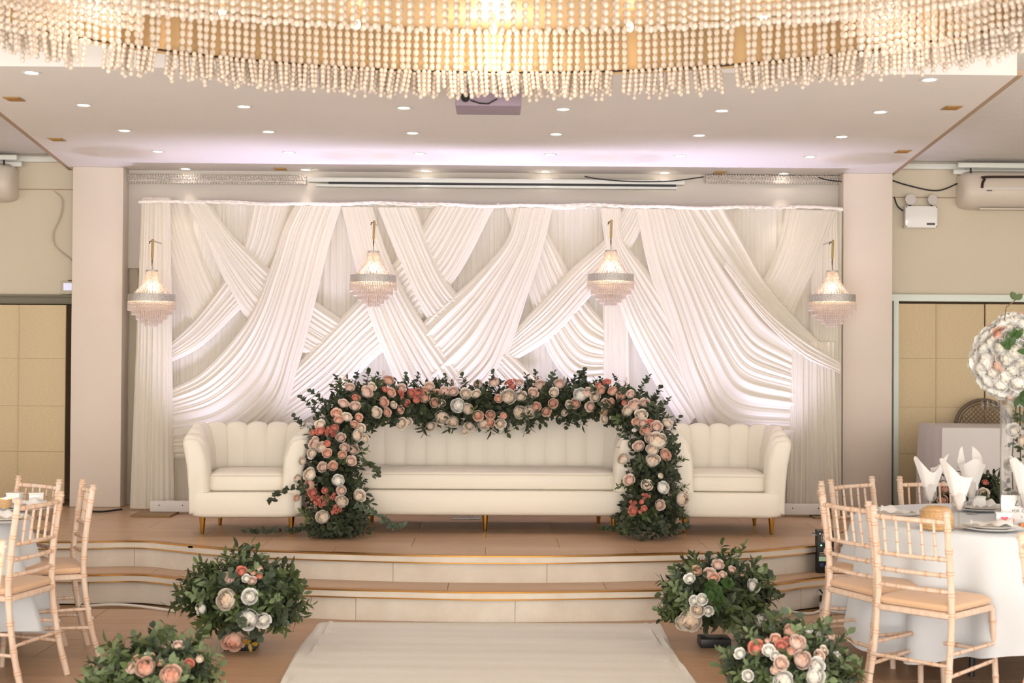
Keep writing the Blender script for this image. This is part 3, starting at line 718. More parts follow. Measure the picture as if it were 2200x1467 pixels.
# dense small foliage inside the garland
mb = MB()
for k in range(4300):
    i = rnd.randrange(NG); t, s, w = gframe(i); a = rnd.gauss(0, 1.2); n = s * math.cos(a) + w * math.sin(a)
    p = gs[i] + n * gR[i] * rnd.uniform(.5, .86) + Vector((0, 0, rnd.uniform(-.02, .02)))
    if p.z < ZS + .02: p.z = ZS + rnd.uniform(.015, .06)
    leaf(mb, p, n * .5 + Vector((rnd.uniform(-1, 1), rnd.uniform(-.6, .3), rnd.uniform(-.7, 1))), n + Vector((0, -.4, .5)), rnd.uniform(.04, .06), rnd.uniform(.022, .036), .1)
tag(mb.build('foliage', 'leaf_dark', ga, world=True, ang=180), kind='stuff')
GF = '''751 834 blush 9;785 844 blush_p 13;797 833 cream 9;834 820 peach_p 11;826 838 coral 6;838 844 peach 9;764 858 coral 8;737 869 blush 10;762 875 blush 10;723 890 peach 10;728 904 peach 9;744 898 cream 10;769 898 peach 8;822 865 peach 10;829 887 peach 9;858 879 peach 8;805 887 cream_p 12;844 871 cream 7;862 836 blush 9;860 847 coral_s 9;872 866 coral 7;883 845 coral 8;893 860 coral 9;898 844 coral 8;912 842 peach 9;913 855 peach 10;922 833 blush 10;938 846 peach 8;933 866 peach 9;948 868 cream 8;955 842 blush 10;974 842 blush 10;984 871 white_p 14;1004 879 cream_p 11;1000 847 cream 11;1024 848 cream 9;1027 828 blush 9;948 895 cream_p 14;973 905 cream_p 12;923 914 cream 11;860 909 cream 12;876 906 cream 8;1009 914 cream 10;997 925 cream 8;1027 892 peach 10;760 913 peach 8;774 921 cream 9;765 936 cream_p 12;782 944 cream 9;689 914 cream 10;689 928 coral 9;674 930 coral 6;707 926 coral_s 9;718 931 coral_s 10;719 920 coral 7;704 953 coral 9;733 941 blush 9;679 949 blush 9;1062 824 blush_p 11;1099 824 coral_s 11;1101 834 coral_s 9;1116 824 blush 8;1071 857 peach 8;1092 854 cream_p 15;1120 853 cream 11;1145 845 blush 10;1161 830 blush_p 11;1202 827 blush_p 11;1188 866 peach 9;1152 874 peach 9;1138 884 cream_p 13;1173 884 peach 9;1114 886 cream_p 13;1054 890 peach 9;1039 910 cream_p 11;1053 907 peach 9;1082 893 peach 9;1074 910 cream 10;1190 844 cream 9;1212 887 cream 6;1223 868 cream 8;1237 867 peach 10;1248 850 white_p 14;1263 846 blush 11;1280 854 cream 10;1270 874 blush 10;1288 830 coral 8;1305 824 coral 8;1293 840 peach 9;1318 842 peach_p 10;1337 852 peach 10;1357 849 blush 9;1302 867 blush 9;1314 867 peach 9;1342 868 coral 7;1385 868 blush 10;1364 873 blush_p 13;1351 885 cream_p 12;1300 886 peach 8;1301 900 cream 9;1378 894 cream 12;1369 908 peach 9;1382 911 blush 10;1396 910 coral 8;1410 918 blush 11;1388 928 peach_p 12;1432 912 cream 10;1364 925 white 5;1412 952 cream_p 19;1398 944 blush 11;1373 961 blush 11;1402 969 cream_p 13;1427 979 peach 12;1402 992 cream_p 14;1341 988 cream_p 12;1353 1032 blush 11;1389 1045 cream 11;1422 1049 white_p 13;1418 1023 cream 7;1462 1072 cream_p 14;1416 1084 blush 10;1388 1067 coral_s 8;1361 1098 coral 9;1358 1083 coral_s 8;1379 1078 coral 6;1384 1093 coral 6;1375 1100 coral 5;676 957 blush 10;692 962 cream_p 11;703 975 peach 9;673 974 cream 11;740 963 blush 9;758 965 blush_p 11;736 978 peach 8;753 991 blush 10;716 1002 peach 9;695 1005 blush 10;669 1021 cream_p 14;652 991 cream 9;642 1029 cream 9;668 1042 peach_p 12;726 1033 white_p 12;699 1053 coral 6;734 1054 blush 9;673 1059 coral 9;678 1073 coral_s 9;697 1074 coral_s 10;686 1082 coral_s 9;716 1067 coral_s 8;734 1078 cream_p 12;721 1095 coral_s 10;696 1112 cream_p 14;770 1067 cream 12;639 1071 peach 7'''
for e in GF.split(';'):
    x, y, key, rp = e.split(); x, y, rp = float(x), float(y), float(rp)
    bestY, best, d, rr = 99, None, None, None
    for i in range(0, NG, 2):
        c = gs[i]; dd = at(x, y, c.y) - c; dd.y = 0; kk = dd.length / gR[i]
        if kk < 1.25:
            Yi = c.y - gR[i] * math.sqrt(max(.04, 1 - min(.96, kk * kk)))
            if Yi < bestY: bestY, best, d, rr = Yi, i, dd, gR[i]
    if best is None: continue
    Y = bestY; q = at(x, y, Y)
    dirn = Vector((d.x / rr * .8 + rnd.uniform(-.25, .25), -1, d.z / rr * .7 + .2 + rnd.uniform(-.2, .25)))
    flower(ga, key, q, dirn, rp * 1.04 * Y / FPX, rnd)
# trailing vines
def vine(pp, Y, n, kind_m, seed, name='vine'):
    r2 = random.Random(seed); path = spline([at(x, y, Y) for x, y in pp], 24)
    for p in path: p.z = max(p.z, ZS + .012)
    mb = MB(); mb.tube(path, .002, 4)
    for k in range(n):
        i = r2.randrange(24); dd = Vector((r2.uniform(-1, 1), r2.uniform(-.8, .1), r2.uniform(-.2, 1)))
        leaf(mb, path[i], dd, Vector((r2.uniform(-.5, .5), -1, .6)), r2.uniform(.03, .046), r2.uniform(.02, .032))
    mb.build(name, kind_m, ga, world=True, ang=180)
vine([(660, 1048), (620, 1052), (592, 1066), (578, 1085)], 9.78, 34, 'leaf_dark', 1)
vine([(700, 1128), (640, 1140), (590, 1142), (530, 1143)], 9.9, 60, 'leaf_dark', 2)
vine([(760, 1085), (800, 1100), (825, 1118), (850, 1135), (868, 1130)], 9.75, 60, 'leaf_grey', 3)
vine([(780, 990), (800, 1005), (812, 1015), (806, 1030)], 9.85, 34, 'leaf_dark', 4)
vine([(1360, 1120), (1330, 1135), (1290, 1138)], 9.95, 40, 'leaf_dark', 5)
vine([(1420, 1120), (1450, 1130), (1475, 1135)], 9.95, 34, 'leaf_dark', 6)

# floor arrangements
def arrangement(name, label, base, rad, flowers, seed, mix, nsp=150, tray=True, dome=.3, size=1.0):
    rnd = random.Random(seed); base = Vector(base)
    t = thing(name, label, 'flower arrangement', base, 0, 'floor flower arrangements')
    c = base + Vector((0, 0, dome))
    if tray:
        MB().box((-.01, 0, .025), (.17, .15, .05)).build('tray', 'black_plastic', t, bevel=.004)
    mb = MB(); rows = []
    for i in range(1, 10):
        a = -math.pi / 2 + math.pi * i / 10
        rows.append([c + Vector((rad[0] * .62 * math.cos(a) * math.cos(b) * rnd.uniform(.8, 1.1), rad[1] * .62 * math.cos(a) * math.sin(b) * rnd.uniform(.8, 1.1), max(-dome + .05, rad[2] * .62 * math.sin(a)))) for b in [2 * math.pi * k / 14 for k in range(14)]])
    mb.grid(rows, cv=True, caps=True).build('moss_core', 'moss', t, world=True)
    for k in range(nsp):
        a = rnd.uniform(0, 2 * math.pi); s = rnd.uniform(-.55, 1); h = math.sqrt(1 - min(1, s * s))
        n = Vector((h * math.cos(a), h * math.sin(a) * 1.0, s))
        if n.y > .3 and rnd.random() < .6: n.y = -n.y
        p = c + Vector((n.x * rad[0], n.y * rad[1], n.z * rad[2])) * rnd.uniform(.3, .76)
        p.z = max(p.z, base.z + .07)
        d = n + Vector((rnd.uniform(-.4, .4), rnd.uniform(-.4, .3), rnd.uniform(-.1, .45)))
        if p.z < base.z + .15: d.z = max(d.z, -.1)
        put(t, 'sprig', rnd.choice(SP[rnd.choice(mix)]), p, d, rnd.uniform(0, 6.3), rnd.uniform(.75, 1.15) * size)
    for k in range(20):
        a = rnd.uniform(-.3, math.pi + .3); n = Vector((math.cos(a), rnd.uniform(-.5, .2), math.sin(a) * .9))
        p = c + Vector((n.x * rad[0], n.y * rad[1], n.z * rad[2])) * .6; p.z = max(p.z, base.z + .1)
        put(t, 'sprig', rnd.choice(SP[rnd.choice(mix)]), p, n + Vector((0, 0, .25)), rnd.uniform(0, 6.3), rnd.uniform(.9, 1.15) * size)
    mb = MB()
    for k in range(1100):
        a = rnd.uniform(0, 2 * math.pi); s = rnd.uniform(-.7, 1); h = math.sqrt(max(0, 1 - s * s)); n = Vector((h * math.cos(a), h * math.sin(a), s))
        p = c + Vector((n.x * rad[0], n.y * rad[1], n.z * rad[2])) * rnd.uniform(.55, .88); p.z = max(p.z, base.z + .05)
        leaf(mb, p, n * .6 + Vector((rnd.uniform(-1, 1), rnd.uniform(-.8, .4), rnd.uniform(-.4, 1))), n + Vector((0, -.3, .5)), rnd.uniform(.05, .075), rnd.uniform(.02, .034), .1)
    tag(mb.build('foliage', 'leaf_dark', t, world=True, ang=180), kind='stuff')
    for e in flowers.split(';'):
        x, y, key, rp = e.split(); x, y, rp = float(x), float(y), float(rp); q = at(x, y, c.y); d = q - c
        k = math.sqrt((d.x / rad[0]) ** 2 + (d.z / rad[2]) ** 2); Y = c.y - rad[1] * 1.12 * math.sqrt(max(.45 if d.z < 0 else .08, 1 - min(.96, k * k)))
        q = at(x, y, Y); flower(t, key, q, Vector((d.x / rad[0] * .7 + rnd.uniform(-.2, .2), -1, .25 + d.z / rad[2] * .8)), rp * 1.1 * Y / FPX, rnd)
    return t
b = atz(515, 1402, 0)
LBt = arrangement('floor_bouquet', 'leafy floor arrangement with peach peony low in front, left beside the runner end', (b.x, b.y + .12, 0), (.31, .26, .22), '519 1230 coral 10;544 1232 peach 6;558 1223 blush 7;487 1239 blush 7;494 1247 blush 8;558 1239 coral 7;530 1244 white 8;542 1249 blush 8;491 1289 cream_p 20;538 1283 white 14;436 1308 white 11;535 1328 white_p 19;565 1331 white 14;502 1372 peach_p 20', 5, ['olive', 'olive', 'willow', 'euc', 'light', 'olive', 'ruscus'], 175, dome=.255)
put(LBt, 'sprig', SP['willow'][0], at(522, 1232, b.y), Vector((-.25, 0, 1)), 0, 1.1); put(LBt, 'sprig', SP['gold'][0], at(520, 1380, b.y - .1), Vector((.8, -.5, 0)), 0, 1)
b = atz(1545, 1396, 0)
RBt = arrangement('floor_bouquet', 'leafy floor arrangement with white peony pair on its left, right beside the runner end', (b.x, b.y + .12, 0), (.28, .25, .215), '1542 1216 blush 11;1496 1229 peach 10;1485 1224 peach 6;1524 1235 blush 11;1533 1243 peach 10;1572 1227 blush 8;1483 1245 white 10;1552 1236 blush 7;1614 1260 white 13;1485 1330 cream_p 21;1468 1335 cream_p 14;1500 1309 cream 13;1521 1312 white 9;1508 1288 white 10;1492 1291 white 9;1629 1330 white 13;1632 1345 white 12;1593 1235 peach 4', 6, ['olive', 'willow', 'euc', 'light', 'olive', 'ruscus', 'ruscus'], 165, dome=.25)
for x, y in ((1525, 1262), (1540, 1275), (1520, 1282), (1545, 1295), (1530, 1300), (1560, 1258), (1535, 1312)): put(RBt, 'sprig', SP['bright'][x % 3], at(x, y, b.y - .08), Vector((0, -1, .4)), x, 1.1)
put(RBt, 'sprig', SP['olive'][1], at(1582, 1220, b.y), Vector((.1, 0, 1)), 0, .9)
b = at(322, 1500, 6.35)
arrangement('floor_bouquet', 'pink rose floor arrangement cropped at the bottom edge, left of the runner', (b.x, 6.45, 0), (.25, .24, .18), '314 1436 peach_p 18;367 1452 peach_p 19;285 1437 blush 14;295 1418 peach 8;318 1413 white 8;339 1388 peach 7;358 1389 blush 8;382 1389 blush 10;405 1427 coral 9;428 1418 cream 9;327 1410 peach 6;345 1425 peach 6', 7, ['olive', 'light', 'light', 'euc', 'willow', 'olive'], 120, dome=.12)
b = at(1700, 1500, 6.45)
arrangement('floor_bouquet', 'coral and blush rose floor arrangement cropped at the bottom edge, right of the runner', (b.x, 6.55, 0), (.28, .26, .2), '1698 1360 peach_p 14;1735 1356 white 8;1762 1375 white 12;1627 1394 coral 14;1666 1375 peach 10;1678 1389 coral 10;1690 1381 coral 9;1710 1384 blush_p 16;1651 1399 white 11;1591 1405 white 10;1666 1410 white 9;1699 1400 peach 10;1721 1419 blush_p 17;1677 1426 blush 13;1664 1440 blush 10;1767 1399 cream 9;1758 1410 blush 11;1795 1411 white 9;1752 1432 white 15;1748 1453 white_p 18;1683 1462 white_p 18;1607 1451 white 10;1782 1368 blush 7;1649 1378 blush 7', 8, ['euc', 'light', 'euc', 'olive', 'light', 'willow'], 130, dome=.165)
b = at(2088, 1100, 10.0)
arrangement('floor_bouquet', 'dark leafy arrangement with peach roses on the stage by the grey-clothed table', (b.x, 10.0, ZS), (.24, .16, .2), '2030 1052 peach 9;2026 1075 peach 9;2042 1030 peach 8;2112 1062 cream 10;2115 1038 coral 6', 9, ['willow', 'ruscus', 'euc2'], 70, dome=.24)

# ------------------------------------------------------------------ chiavari chairs
def bamboo(mb, rings, path, r, nodes, n=10):
    """tube along path with slightly swollen bamboo nodes; the stained ring lines go to the rings mesh"""
    P = spline(path, 48); rs = []
    for i, p in enumerate(P):
        t = i / 47; rr = r
        for q in nodes: rr += r * .22 * math.exp(-((t - q) / .012) ** 2)
        rs.append(rr)
    mb.tube(P, rs, n)
    for q in nodes:
        for e in (-.008, .008):
            f = min(46.999, max(0, (q + e) * 47)); i = int(f); c = P[i].lerp(P[i + 1], f - i); d = (P[i + 1] - P[i]).normalized() * .0016
            rings.tube([c - d, c + d], r * 1.2, n)
def chair_proto():
    t = thing('chiavari_chair', None, 'chair', (0, 0, 0), 0, 'limewashed chiavari chairs')
    for s in (-1, 1):
        mb, rg = MB(), MB()
        bamboo(mb, rg, [(s * .205, -.275, 0), (s * .198, -.225, .2), (s * .192, -.192, .44), (s * .188, -.2, .65), (s * .19, -.235, .9)], .0155, [.1, .22, .36, .5, .6, .71, .82, .93])
        mb.lathe([(.0155, .895), (.02, .9), (.02, .905), (.014, .909), (.014, .914), (.019, .918), (.012, .925)], 12, (s * .19, -.236, 0), caps=True)
        o = mb.build('rear_post', 'lime_wood', t, ang=50); tag(rg.build('ring_lines', 'ring_stain', o), kind='stuff')
    for s in (-1, 1):
        mb, rg = MB(), MB()
        bamboo(mb, rg, [(s * .2, .215, 0), (s * .196, .205, .2), (s * .188, .19, .44)], .0145, [.25, .55, .85])
        o = mb.build('front_leg', 'lime_wood', t, ang=50); tag(rg.build('ring_lines', 'ring_stain', o), kind='stuff')
    def rail(z, y, r=.0105, name='back_rail'):
        mb, rg = MB(), MB()
        bamboo(mb, rg, [(-.188, y, z), (0, y - .018, z), (.188, y, z)], r, [.12, .3, .7, .88], 8)
        o = mb.build(name, 'lime_wood', t, ang=50); tag(rg.build('ring_lines', 'ring_stain', o), kind='stuff')
    rail(.872, -.232, .0125, 'top_rail'); rail(.70, -.21); rail(.625, -.2); rail(.55, -.195)
    for k in range(5):
        x = -.13 + .065 * k; mb, rg = MB(), MB()
        bamboo(mb, rg, [(x, -.246, .868), (x, -.224, .704)], .0065, [.3, .65], 8)
        o = mb.build('spindle', 'lime_wood', t, ang=50); tag(rg.build('ring_lines', 'ring_stain', o), kind='stuff')
    fr = [Vector((p.x, p.y - .003, 0)) for p in rrect(.208, .212, .05, 5)]
    MB().grid([[p * f + _z * z for p in fr] for f, z in ((.93, .425), (.99, .43), (1, .438), (1, .448), (.96, .455))], cv=True, caps=True).build('seat', 'lime_wood', t)
    rows = []
    for f, z in ((.9, .455), (.98, .463), (1.0, .475), (.97, .488), (.85, .5), (.55, .508), (.2, .51)):
        rows.append([p * f * .96 + _z * z for p in fr])
    MB().grid(rows, cv=True, caps=True).build('seat_pad', 'seat_pad', t)
    def bar(a, b, r=.009):
        mb, rg = MB(), MB(); bamboo(mb, rg, [a, b], r, [.2, .5, .8], 8); o = mb.build('stretcher', 'lime_wood', t, ang=50); tag(rg.build('ring_lines', 'ring_stain', o), kind='stuff')
    for s in (-1, 1):
        bar((s * .2, -.23, .27), (s * .197, .205, .27)); bar((s * .202, -.245, .17), (s * .198, .21, .19))
    bar((-.197, .205, .23), (.197, .205, .23)); bar((-.2, -.235, .22), (.2, -.235, .22))
    return t
ch0 = chair_proto(); first = [True]
def chair(bx, by, face, label, z=0):
    """bx,by = middle of the back at seat height, face = heading in degrees from +Y toward +X"""
    o = ch0 if first[0] else copy_tree(ch0); first[0] = False
    rz = -R(face); o.rotation_euler = (0, 0, rz); f = Vector((math.sin(R(face)), math.cos(R(face)), 0))
    o.location = Vector((bx, by, z)) + f * .2; o['label'] = label; return o
TR, TL = Vector((2.82, 7.62, 0)), Vector((-3.28, 7.42, 0))
def toward(p, c): return math.degrees(math.atan2(c.x - p[0], c.y - p[1]))
def cback(px, py): q = atz(px, py, .9); return (q.x, q.y)
chair(1.97, 6.62, 47, 'limewash chiavari chair with its back nearest the camera at the right table')
chair(1.80, 7.10, 68, 'limewash chiavari chair second from the camera on the aisle side of the right table')
chair(1.87, 7.88, 103, 'limewash chiavari chair seen edge-on by the stage step, right table')
chair(2.13, 8.27, 142, 'limewash chiavari chair behind the edge-on one at the far left of the right table')
chair(2.62, 8.42, 172, 'limewash chiavari chair behind the napkins on the far side of the right table')
chair(2.20, 5.48, 75, 'limewash chiavari chair mostly cropped by the right edge of the photo')
chair(-2.25, 7.05, -76, 'limewash chiavari chair with back to the aisle, nearest full one at the left table')
chair(-2.22, 7.76, -114, 'limewash chiavari chair seen nearly edge-on at the left table beside the steps')
chair(-2.56, 8.02, -142, 'limewash chiavari chair on the far side of the left table before the screen')
chair(-1.90, 5.12, -70, 'limewash chiavari chair mostly cropped by the left edge of the photo')

# ------------------------------------------------------------------ round tables
ZT = .765
def round_table(c, r, label_t, label_c, seed):
    t = thing('round_table', label_t, 'table', c, 0, 'round guest tables')
    MB().lathe([(.02, ZT - .035), (r - .02, ZT - .035), (r - .012, ZT - .03), (r - .012, ZT - .012), (.02, ZT - .012)], 48, caps=True).build('tabletop', 'lime_wood', t)
    for k in range(4):
        a = R(45 + 90 * k); MB().tube([(r * .55 * math.cos(a), r * .55 * math.sin(a), ZT - .03), (r * .6 * math.cos(a), r * .6 * math.sin(a), 0)], .016, 8).build('leg', 'black_plastic', t)
    rnd = random.Random(seed); N = 160; rows = []
    ph = [rnd.uniform(0, 6.28) for _ in range(6)]
    rows.append([Vector((.01 * math.cos(2 * math.pi * j / N), .01 * math.sin(2 * math.pi * j / N), ZT)) for j in range(N)])
    prof = [(.5, 0), (.97, 0), (1.0, -.003), (1.012, -.012), (1.02, -.05)] + [(1.02 + .012 * k, -.05 - .06 * k) for k in range(1, 10)]
    for f, dz in prof:
        row = []
        for j in range(N):
            a = 2 * math.pi * j / N; dep = max(0, -dz - .02)
            w = dep * (.11 * math.sin(13 * a + ph[0]) + .08 * math.sin(19 * a + ph[1]) + .05 * math.sin(7 * a + ph[2]))
            w += dep * .02 * math.sin(31 * a + ph[3]); zz = dz * (1 + (.1 * math.cos(4 * a + ph[4]) if dep else 0))
            row.append(Vector(((r * f + w) * math.cos(a), (r * f + w) * math.sin(a), ZT + zz)))
        rows.append(row)
    cl = MB().grid(rows, cv=True, caps=False).build('tablecloth', 'white_linen', ang=80); cl.location = c
    tag(cl, label_c, 'tablecloth', 'white round tablecloths')
round_table(TR, .84, 'round table under a white cloth, right of the aisle', 'white cloth hanging in folds over the right round table', 3)
round_table(TL, .84, 'round table under a white cloth at the left edge', 'white cloth hanging over the left round table', 5)

def glass_mesh():
    return MB().lathe([(.0, .0), (.034, .001), (.033, .004), (.006, .008), (.0045, .03), (.0045, .075), (.012, .084), (.028, .1), (.037, .125), (.036, .155), (.031, .185), (.0295, .185), (.0345, .155), (.0355, .126), (.027, .103), (.01, .088), (.0, .087)], 20).mesh('wine_glass', 'glass')
GM = glass_mesh()
def wine_glass(loc, label, sc=1.0):
    o = link('wine_glass', GM); o.location = loc; o.scale = (sc,) * 3; tag(o, label, 'glass', 'wine glasses'); return o
def napkin_fan(loc, label, rz, style, sc=1.0):
    rows = []
    for t in [k / 10 for k in range(11)]:
        row = []
        for k in range(33):
            a = R(-165 + 330 * k / 32)
            if style == 0: h = .155 + .075 * max(0, math.cos(a - R(75))) ** 3 + .06 * max(0, math.cos(a + R(75))) ** 3 - .02 * max(0, math.cos(a)) ** 2
            elif style == 1: h = .15 + .085 * max(0, math.cos(a + R(80))) ** 2
            else: h = .165 + .09 * max(0, math.cos(a - R(180))) ** 2 + .03 * max(0, math.cos(a)) ** 6
            r = .01 + .062 * t * (h / .19); r *= 1 + .05 * math.sin(6 * a)
            row.append(Vector((r * math.sin(a), -r * math.cos(a) * .75, t * h)))
        rows.append(row)
    o = MB().grid(rows).build('napkin', 'napkin', ang=60); o.location = loc; o.rotation_euler = (0, 0, rz); o.scale = (sc,) * 3
    tag(o, label, 'napkin', 'napkins standing in glasses'); return o
def setting(c, label, seed, favor=True, sc=1.0, favname='white'):
    t = thing('charger_plate', 'pale charger plate ' + label, 'plate', c, 0, 'charger plates')
    MB().lathe([(.0, .002), (.09, .002), (.13, .012), (.15, .018), (.152, .02), (.148, .021), (.09, .008), (0, .008)], 40).build('charger', 'china', t)
    MB().lathe([(.0, .012), (.08, .012), (.11, .022), (.125, .028), (.126, .03), (.08, .017), (0, .017)], 40).build('dinner_plate', 'china', t)
    rnd = random.Random(seed); rows = []
    for k in range(13):
        u = k / 12; row = []
        for j in range(9):
            v = j / 8; row.append(Vector((-.1 + .2 * u, -.045 + .09 * v, .034 + .03 * math.sin(math.pi * v) * (.5 + .5 * math.sin(u * 5 + seed)) + .008 * math.sin(u * 17 + v * 6))))
        rows.append(row)
    n = MB().grid(rows).build('folded_napkin', 'napkin'); n.location = c; n.rotation_euler = (0, 0, rnd.uniform(-.6, .6)); tag(n, 'folded napkin on the plate ' + label, 'napkin', 'napkins lying on plates')
def favor_box(loc, label, rz, heart=True):
    t = thing('favor_box', label, 'gift box', loc, rz, 'favour boxes')
    MB().box((0, 0, .027), (.075, .055, .05)).build('box', 'china', t, bevel=.002)
    MB().box((0, 0, .053), (.08, .06, .008)).build('lid', 'china', t, bevel=.002)
    if heart:
        pts = []
        for k in range(24):
            a = 2 * math.pi * k / 24; pts.append(Vector((.016 * math.sin(a) ** 3 * 1.1, -.0285, .026 + .001 * (13 * math.cos(a) - 5 * math.cos(2 * a) - 2 * math.cos(3 * a)))))
        MB().prism(pts, (0, -.003, 0)).build('heart', 'heart_red', t, smooth=False)
def onr(px, py, z=ZT): return atz(px, py, z)
# right table
setting(onr(1935, 1112), 'at the aisle side of the right table', 1)
setting(onr(2105, 1098), 'on the far side of the right table', 2)
setting(onr(2130, 1140), 'with the red-heart box on the right table', 3)
p = onr(2150, 1135); favor_box((p.x, p.y - .04, ZT + .03), 'white favour box with a red heart on the near right plate', R(-12))
p = onr(2108, 1098); favor_box((p.x - .03, p.y - .02, ZT + .03), 'plain white favour box on the far right plate', R(10), False)
for (px, pyb, pyt, st, lab, nl) in ((1998, 1112, 990, 0, 'wine glass holding a two-peaked napkin, leftmost on the right table', 'two-peaked white napkin in the leftmost glass'),
                                    (2060, 1135, 1000, 1, 'wine glass nearest the camera holding a leaning napkin, right table', 'single-slope white napkin in the nearest glass'),
                                    (2088, 1105, 980, 2, 'wine glass holding a diamond-topped napkin, right table', 'diamond-topped white napkin in the farthest glass')):
    p = onr(px, pyb); wine_glass(p, lab); napkin_fan(p + Vector((0, 0, .092)), nl, 0, st, 1.12)
p = onr(2203, 1128); wine_glass(p, 'wine glass with napkin cut by the right edge of the photo'); napkin_fan(p + Vector((0, 0, .092)), 'white napkin in a glass cut by the right photo edge', .4, 1, 1.1)
# woven gold votive
p = onr(2019, 1140)
t = thing('gold_votive', 'round woven gold votive holder on the right table', 'candle holder', (p.x, p.y + .05, ZT))
MB().lathe([(.055, 0), (.078, .004), (.084, .03), (.08, .075), (.066, .108), (.05, .116), (.042, .112), (.042, .06)], 32, caps=False).build('bowl', 'wicker_gold', t)
wv = MB()
for k in range(7):
    z = .012 + .014 * k; r = .081 + .004 * math.sin(k * .6 + .4) - .0012 * k; wv.tube([Vector((r * math.cos(2 * math.pi * j / 28), r * math.sin(2 * math.pi * j / 28), z + .002 * (j % 2))) for j in range(29)], .0042, 5)
wv.build('woven_band', 'wicker_gold', t)
MB().lathe([(0, .05), (.038, .05), (.038, .1), (0, .1)], 20).build('candle', 'petal_cream', t)
# table card
p = onr(2196, 1127); t = thing('table_card', 'white printed card standing on the right table by the vase', 'card', (p.x + .0, p.y + .02, ZT), R(-4))
MB().box((0, 0, .075), (.2, .006, .15)).build('card', 'china', t, bevel=.001)
def text(body, parent, loc, size, m, rx=90, shear=0):
    cu = bpy.data.curves.new('lettering', 'FONT'); cu.body = body; cu.size = size; cu.align_x = 'LEFT'; cu.extrude = .0004; cu.shear = shear
    tmp = bpy.data.objects.new('lettering', cu); C.objects.link(tmp)
    dg = bpy.context.evaluated_depsgraph_get(); me = bpy.data.meshes.new_from_object(tmp.evaluated_get(dg)); bpy.data.objects.remove(tmp)
    me.materials.clear(); me.materials.append(MATS[m]); o = link('lettering', me, parent); o.location = loc; o.rotation_euler = (R(rx), 0, 0); return o
text('L', t, (-.035, -.0035, .095), .045, 'ink', shear=.4); text('FOR  O', t, (-.045, -.0035, .062), .02, 'ink'); text('L', t, (.0, -.0035, .035), .018, 'ink')
p = onr(2203, 1134); o = MB().box((p.x, p.y, ZT + .014), (.06, .03, .02)).build('orange_tag', 'orange_card', bevel=.002); tag(o, 'small orange block at the foot of the printed card', 'tag')
o = MB().tube([onr(2164, 1120) + _z * .03, onr(2172, 1112) + _z * .035, onr(2178, 1122) + _z * .025, onr(2176, 1130) + _z * .022], .006, 6).build('pink_ribbon', 'heart_red'); tag(o, 'pink ribbon curl beside the heart box', 'ribbon')
# acrylic riser under the vase
p = onr(2122, 1118)
# centrepiece
t = thing('flower_centrepiece', 'tall clear vase topped with a ball of white and blush roses', 'centrepiece', (TR.x + .02, TR.y, ZT))
MB().lathe([(0, .0), (.1, .0), (.1, .64), (.097, .64), (.097, .012), (0, .012)], 40).build('vase', 'clear_acrylic', t)
rnd = random.Random(12); cen = Vector((0, 0, .86)); RB = .235
MB().ball(cen, RB * .86, 16, 10).build('foam_ball', 'petal_white', t)
for k in range(150):
    z = 1 - 2 * (k + .5) / 150; a = k * 2.39996; h = math.sqrt(1 - z * z); n = Vector((h * math.cos(a), h * math.sin(a), z))
    if n.y > .45: continue
    key = rnd.choice(['white_p', 'white_p', 'white_p', 'white', 'white_p']) if k % 11 else rnd.choice(['blush_p', 'peach_p', 'blush'])
    o = link('rose', rnd.choice(FL[key]), t); orient(o, cen + n * RB * rnd.uniform(.78, .92), n, rnd.uniform(0, 6), rnd.uniform(.85, 1.2))
for x, z, dx, dz in ((-.1, .1, -.3, 1), (-.05, .03, -.4, .4), (.0, .0, .6, -.2), (-.03, -.04, -.2, -.8), (.08, .16, .6, .6), (-.13, .06, -.6, .7), (-.06, -.2, .3, -.6)):
    mb = MB()
    for q in range(4): leaf(mb, Vector((0, 0, 0)), Vector((dx + math.cos(q * 1.7) * .8, -.3, dz + math.sin(q * 1.7) * .8)), Vector((0, -1, .2)), .065, .035)
    o = mb.build('leaf_cluster', 'leaf_bright', t, ang=180); o.location = cen + Vector((x, -math.sqrt(max(.001, .255 ** 2 - x * x - z * z)) - .01, z))
mb = MB(); mb.tube([cen + Vector((-.12, -.1, .2)), cen + Vector((-.11, -.1, .27)), cen + Vector((-.06, -.1, .31))], .003, 5)
mb.build('twig', 'stem', t); mb = MB()
for q in range(3): leaf(mb, cen + Vector((-.06, -.1, .31)), Vector((math.cos(q * 2), -.2, .9)), Vector((0, -1, 0)), .05, .035)
mb.build('leaf_cluster', 'leaf_green', t, ang=180)
for k in range(9):
    a = k * 2.3; z = .05 + .06 * k; key = rnd.choice(['white_p', 'white', 'cream_p'])
    o = link('rose', rnd.choice(FL[key]), t); orient(o, Vector((.045 * math.cos(a), -.03 + .03 * math.sin(a), z)), Vector((math.cos(a), -1, .4)), k, .72)
mb = MB()
for s in (-.03, .0, .035): mb.tube([(s, 0, .02), (s * 1.6 + .01, .01, .3), (s * .5, 0, .66)], .0035, 5)
for k in range(60):
    leaf(mb, Vector((rnd.uniform(-.05, .05), rnd.uniform(-.05, .05), rnd.uniform(.03, .6))), Vector((rnd.uniform(-1, 1), rnd.uniform(-1, 1), rnd.uniform(-.5, 1))), Vector((0, -1, .3)), .045, .02)
mb.build('stems', 'leaf_green', t, ang=180)
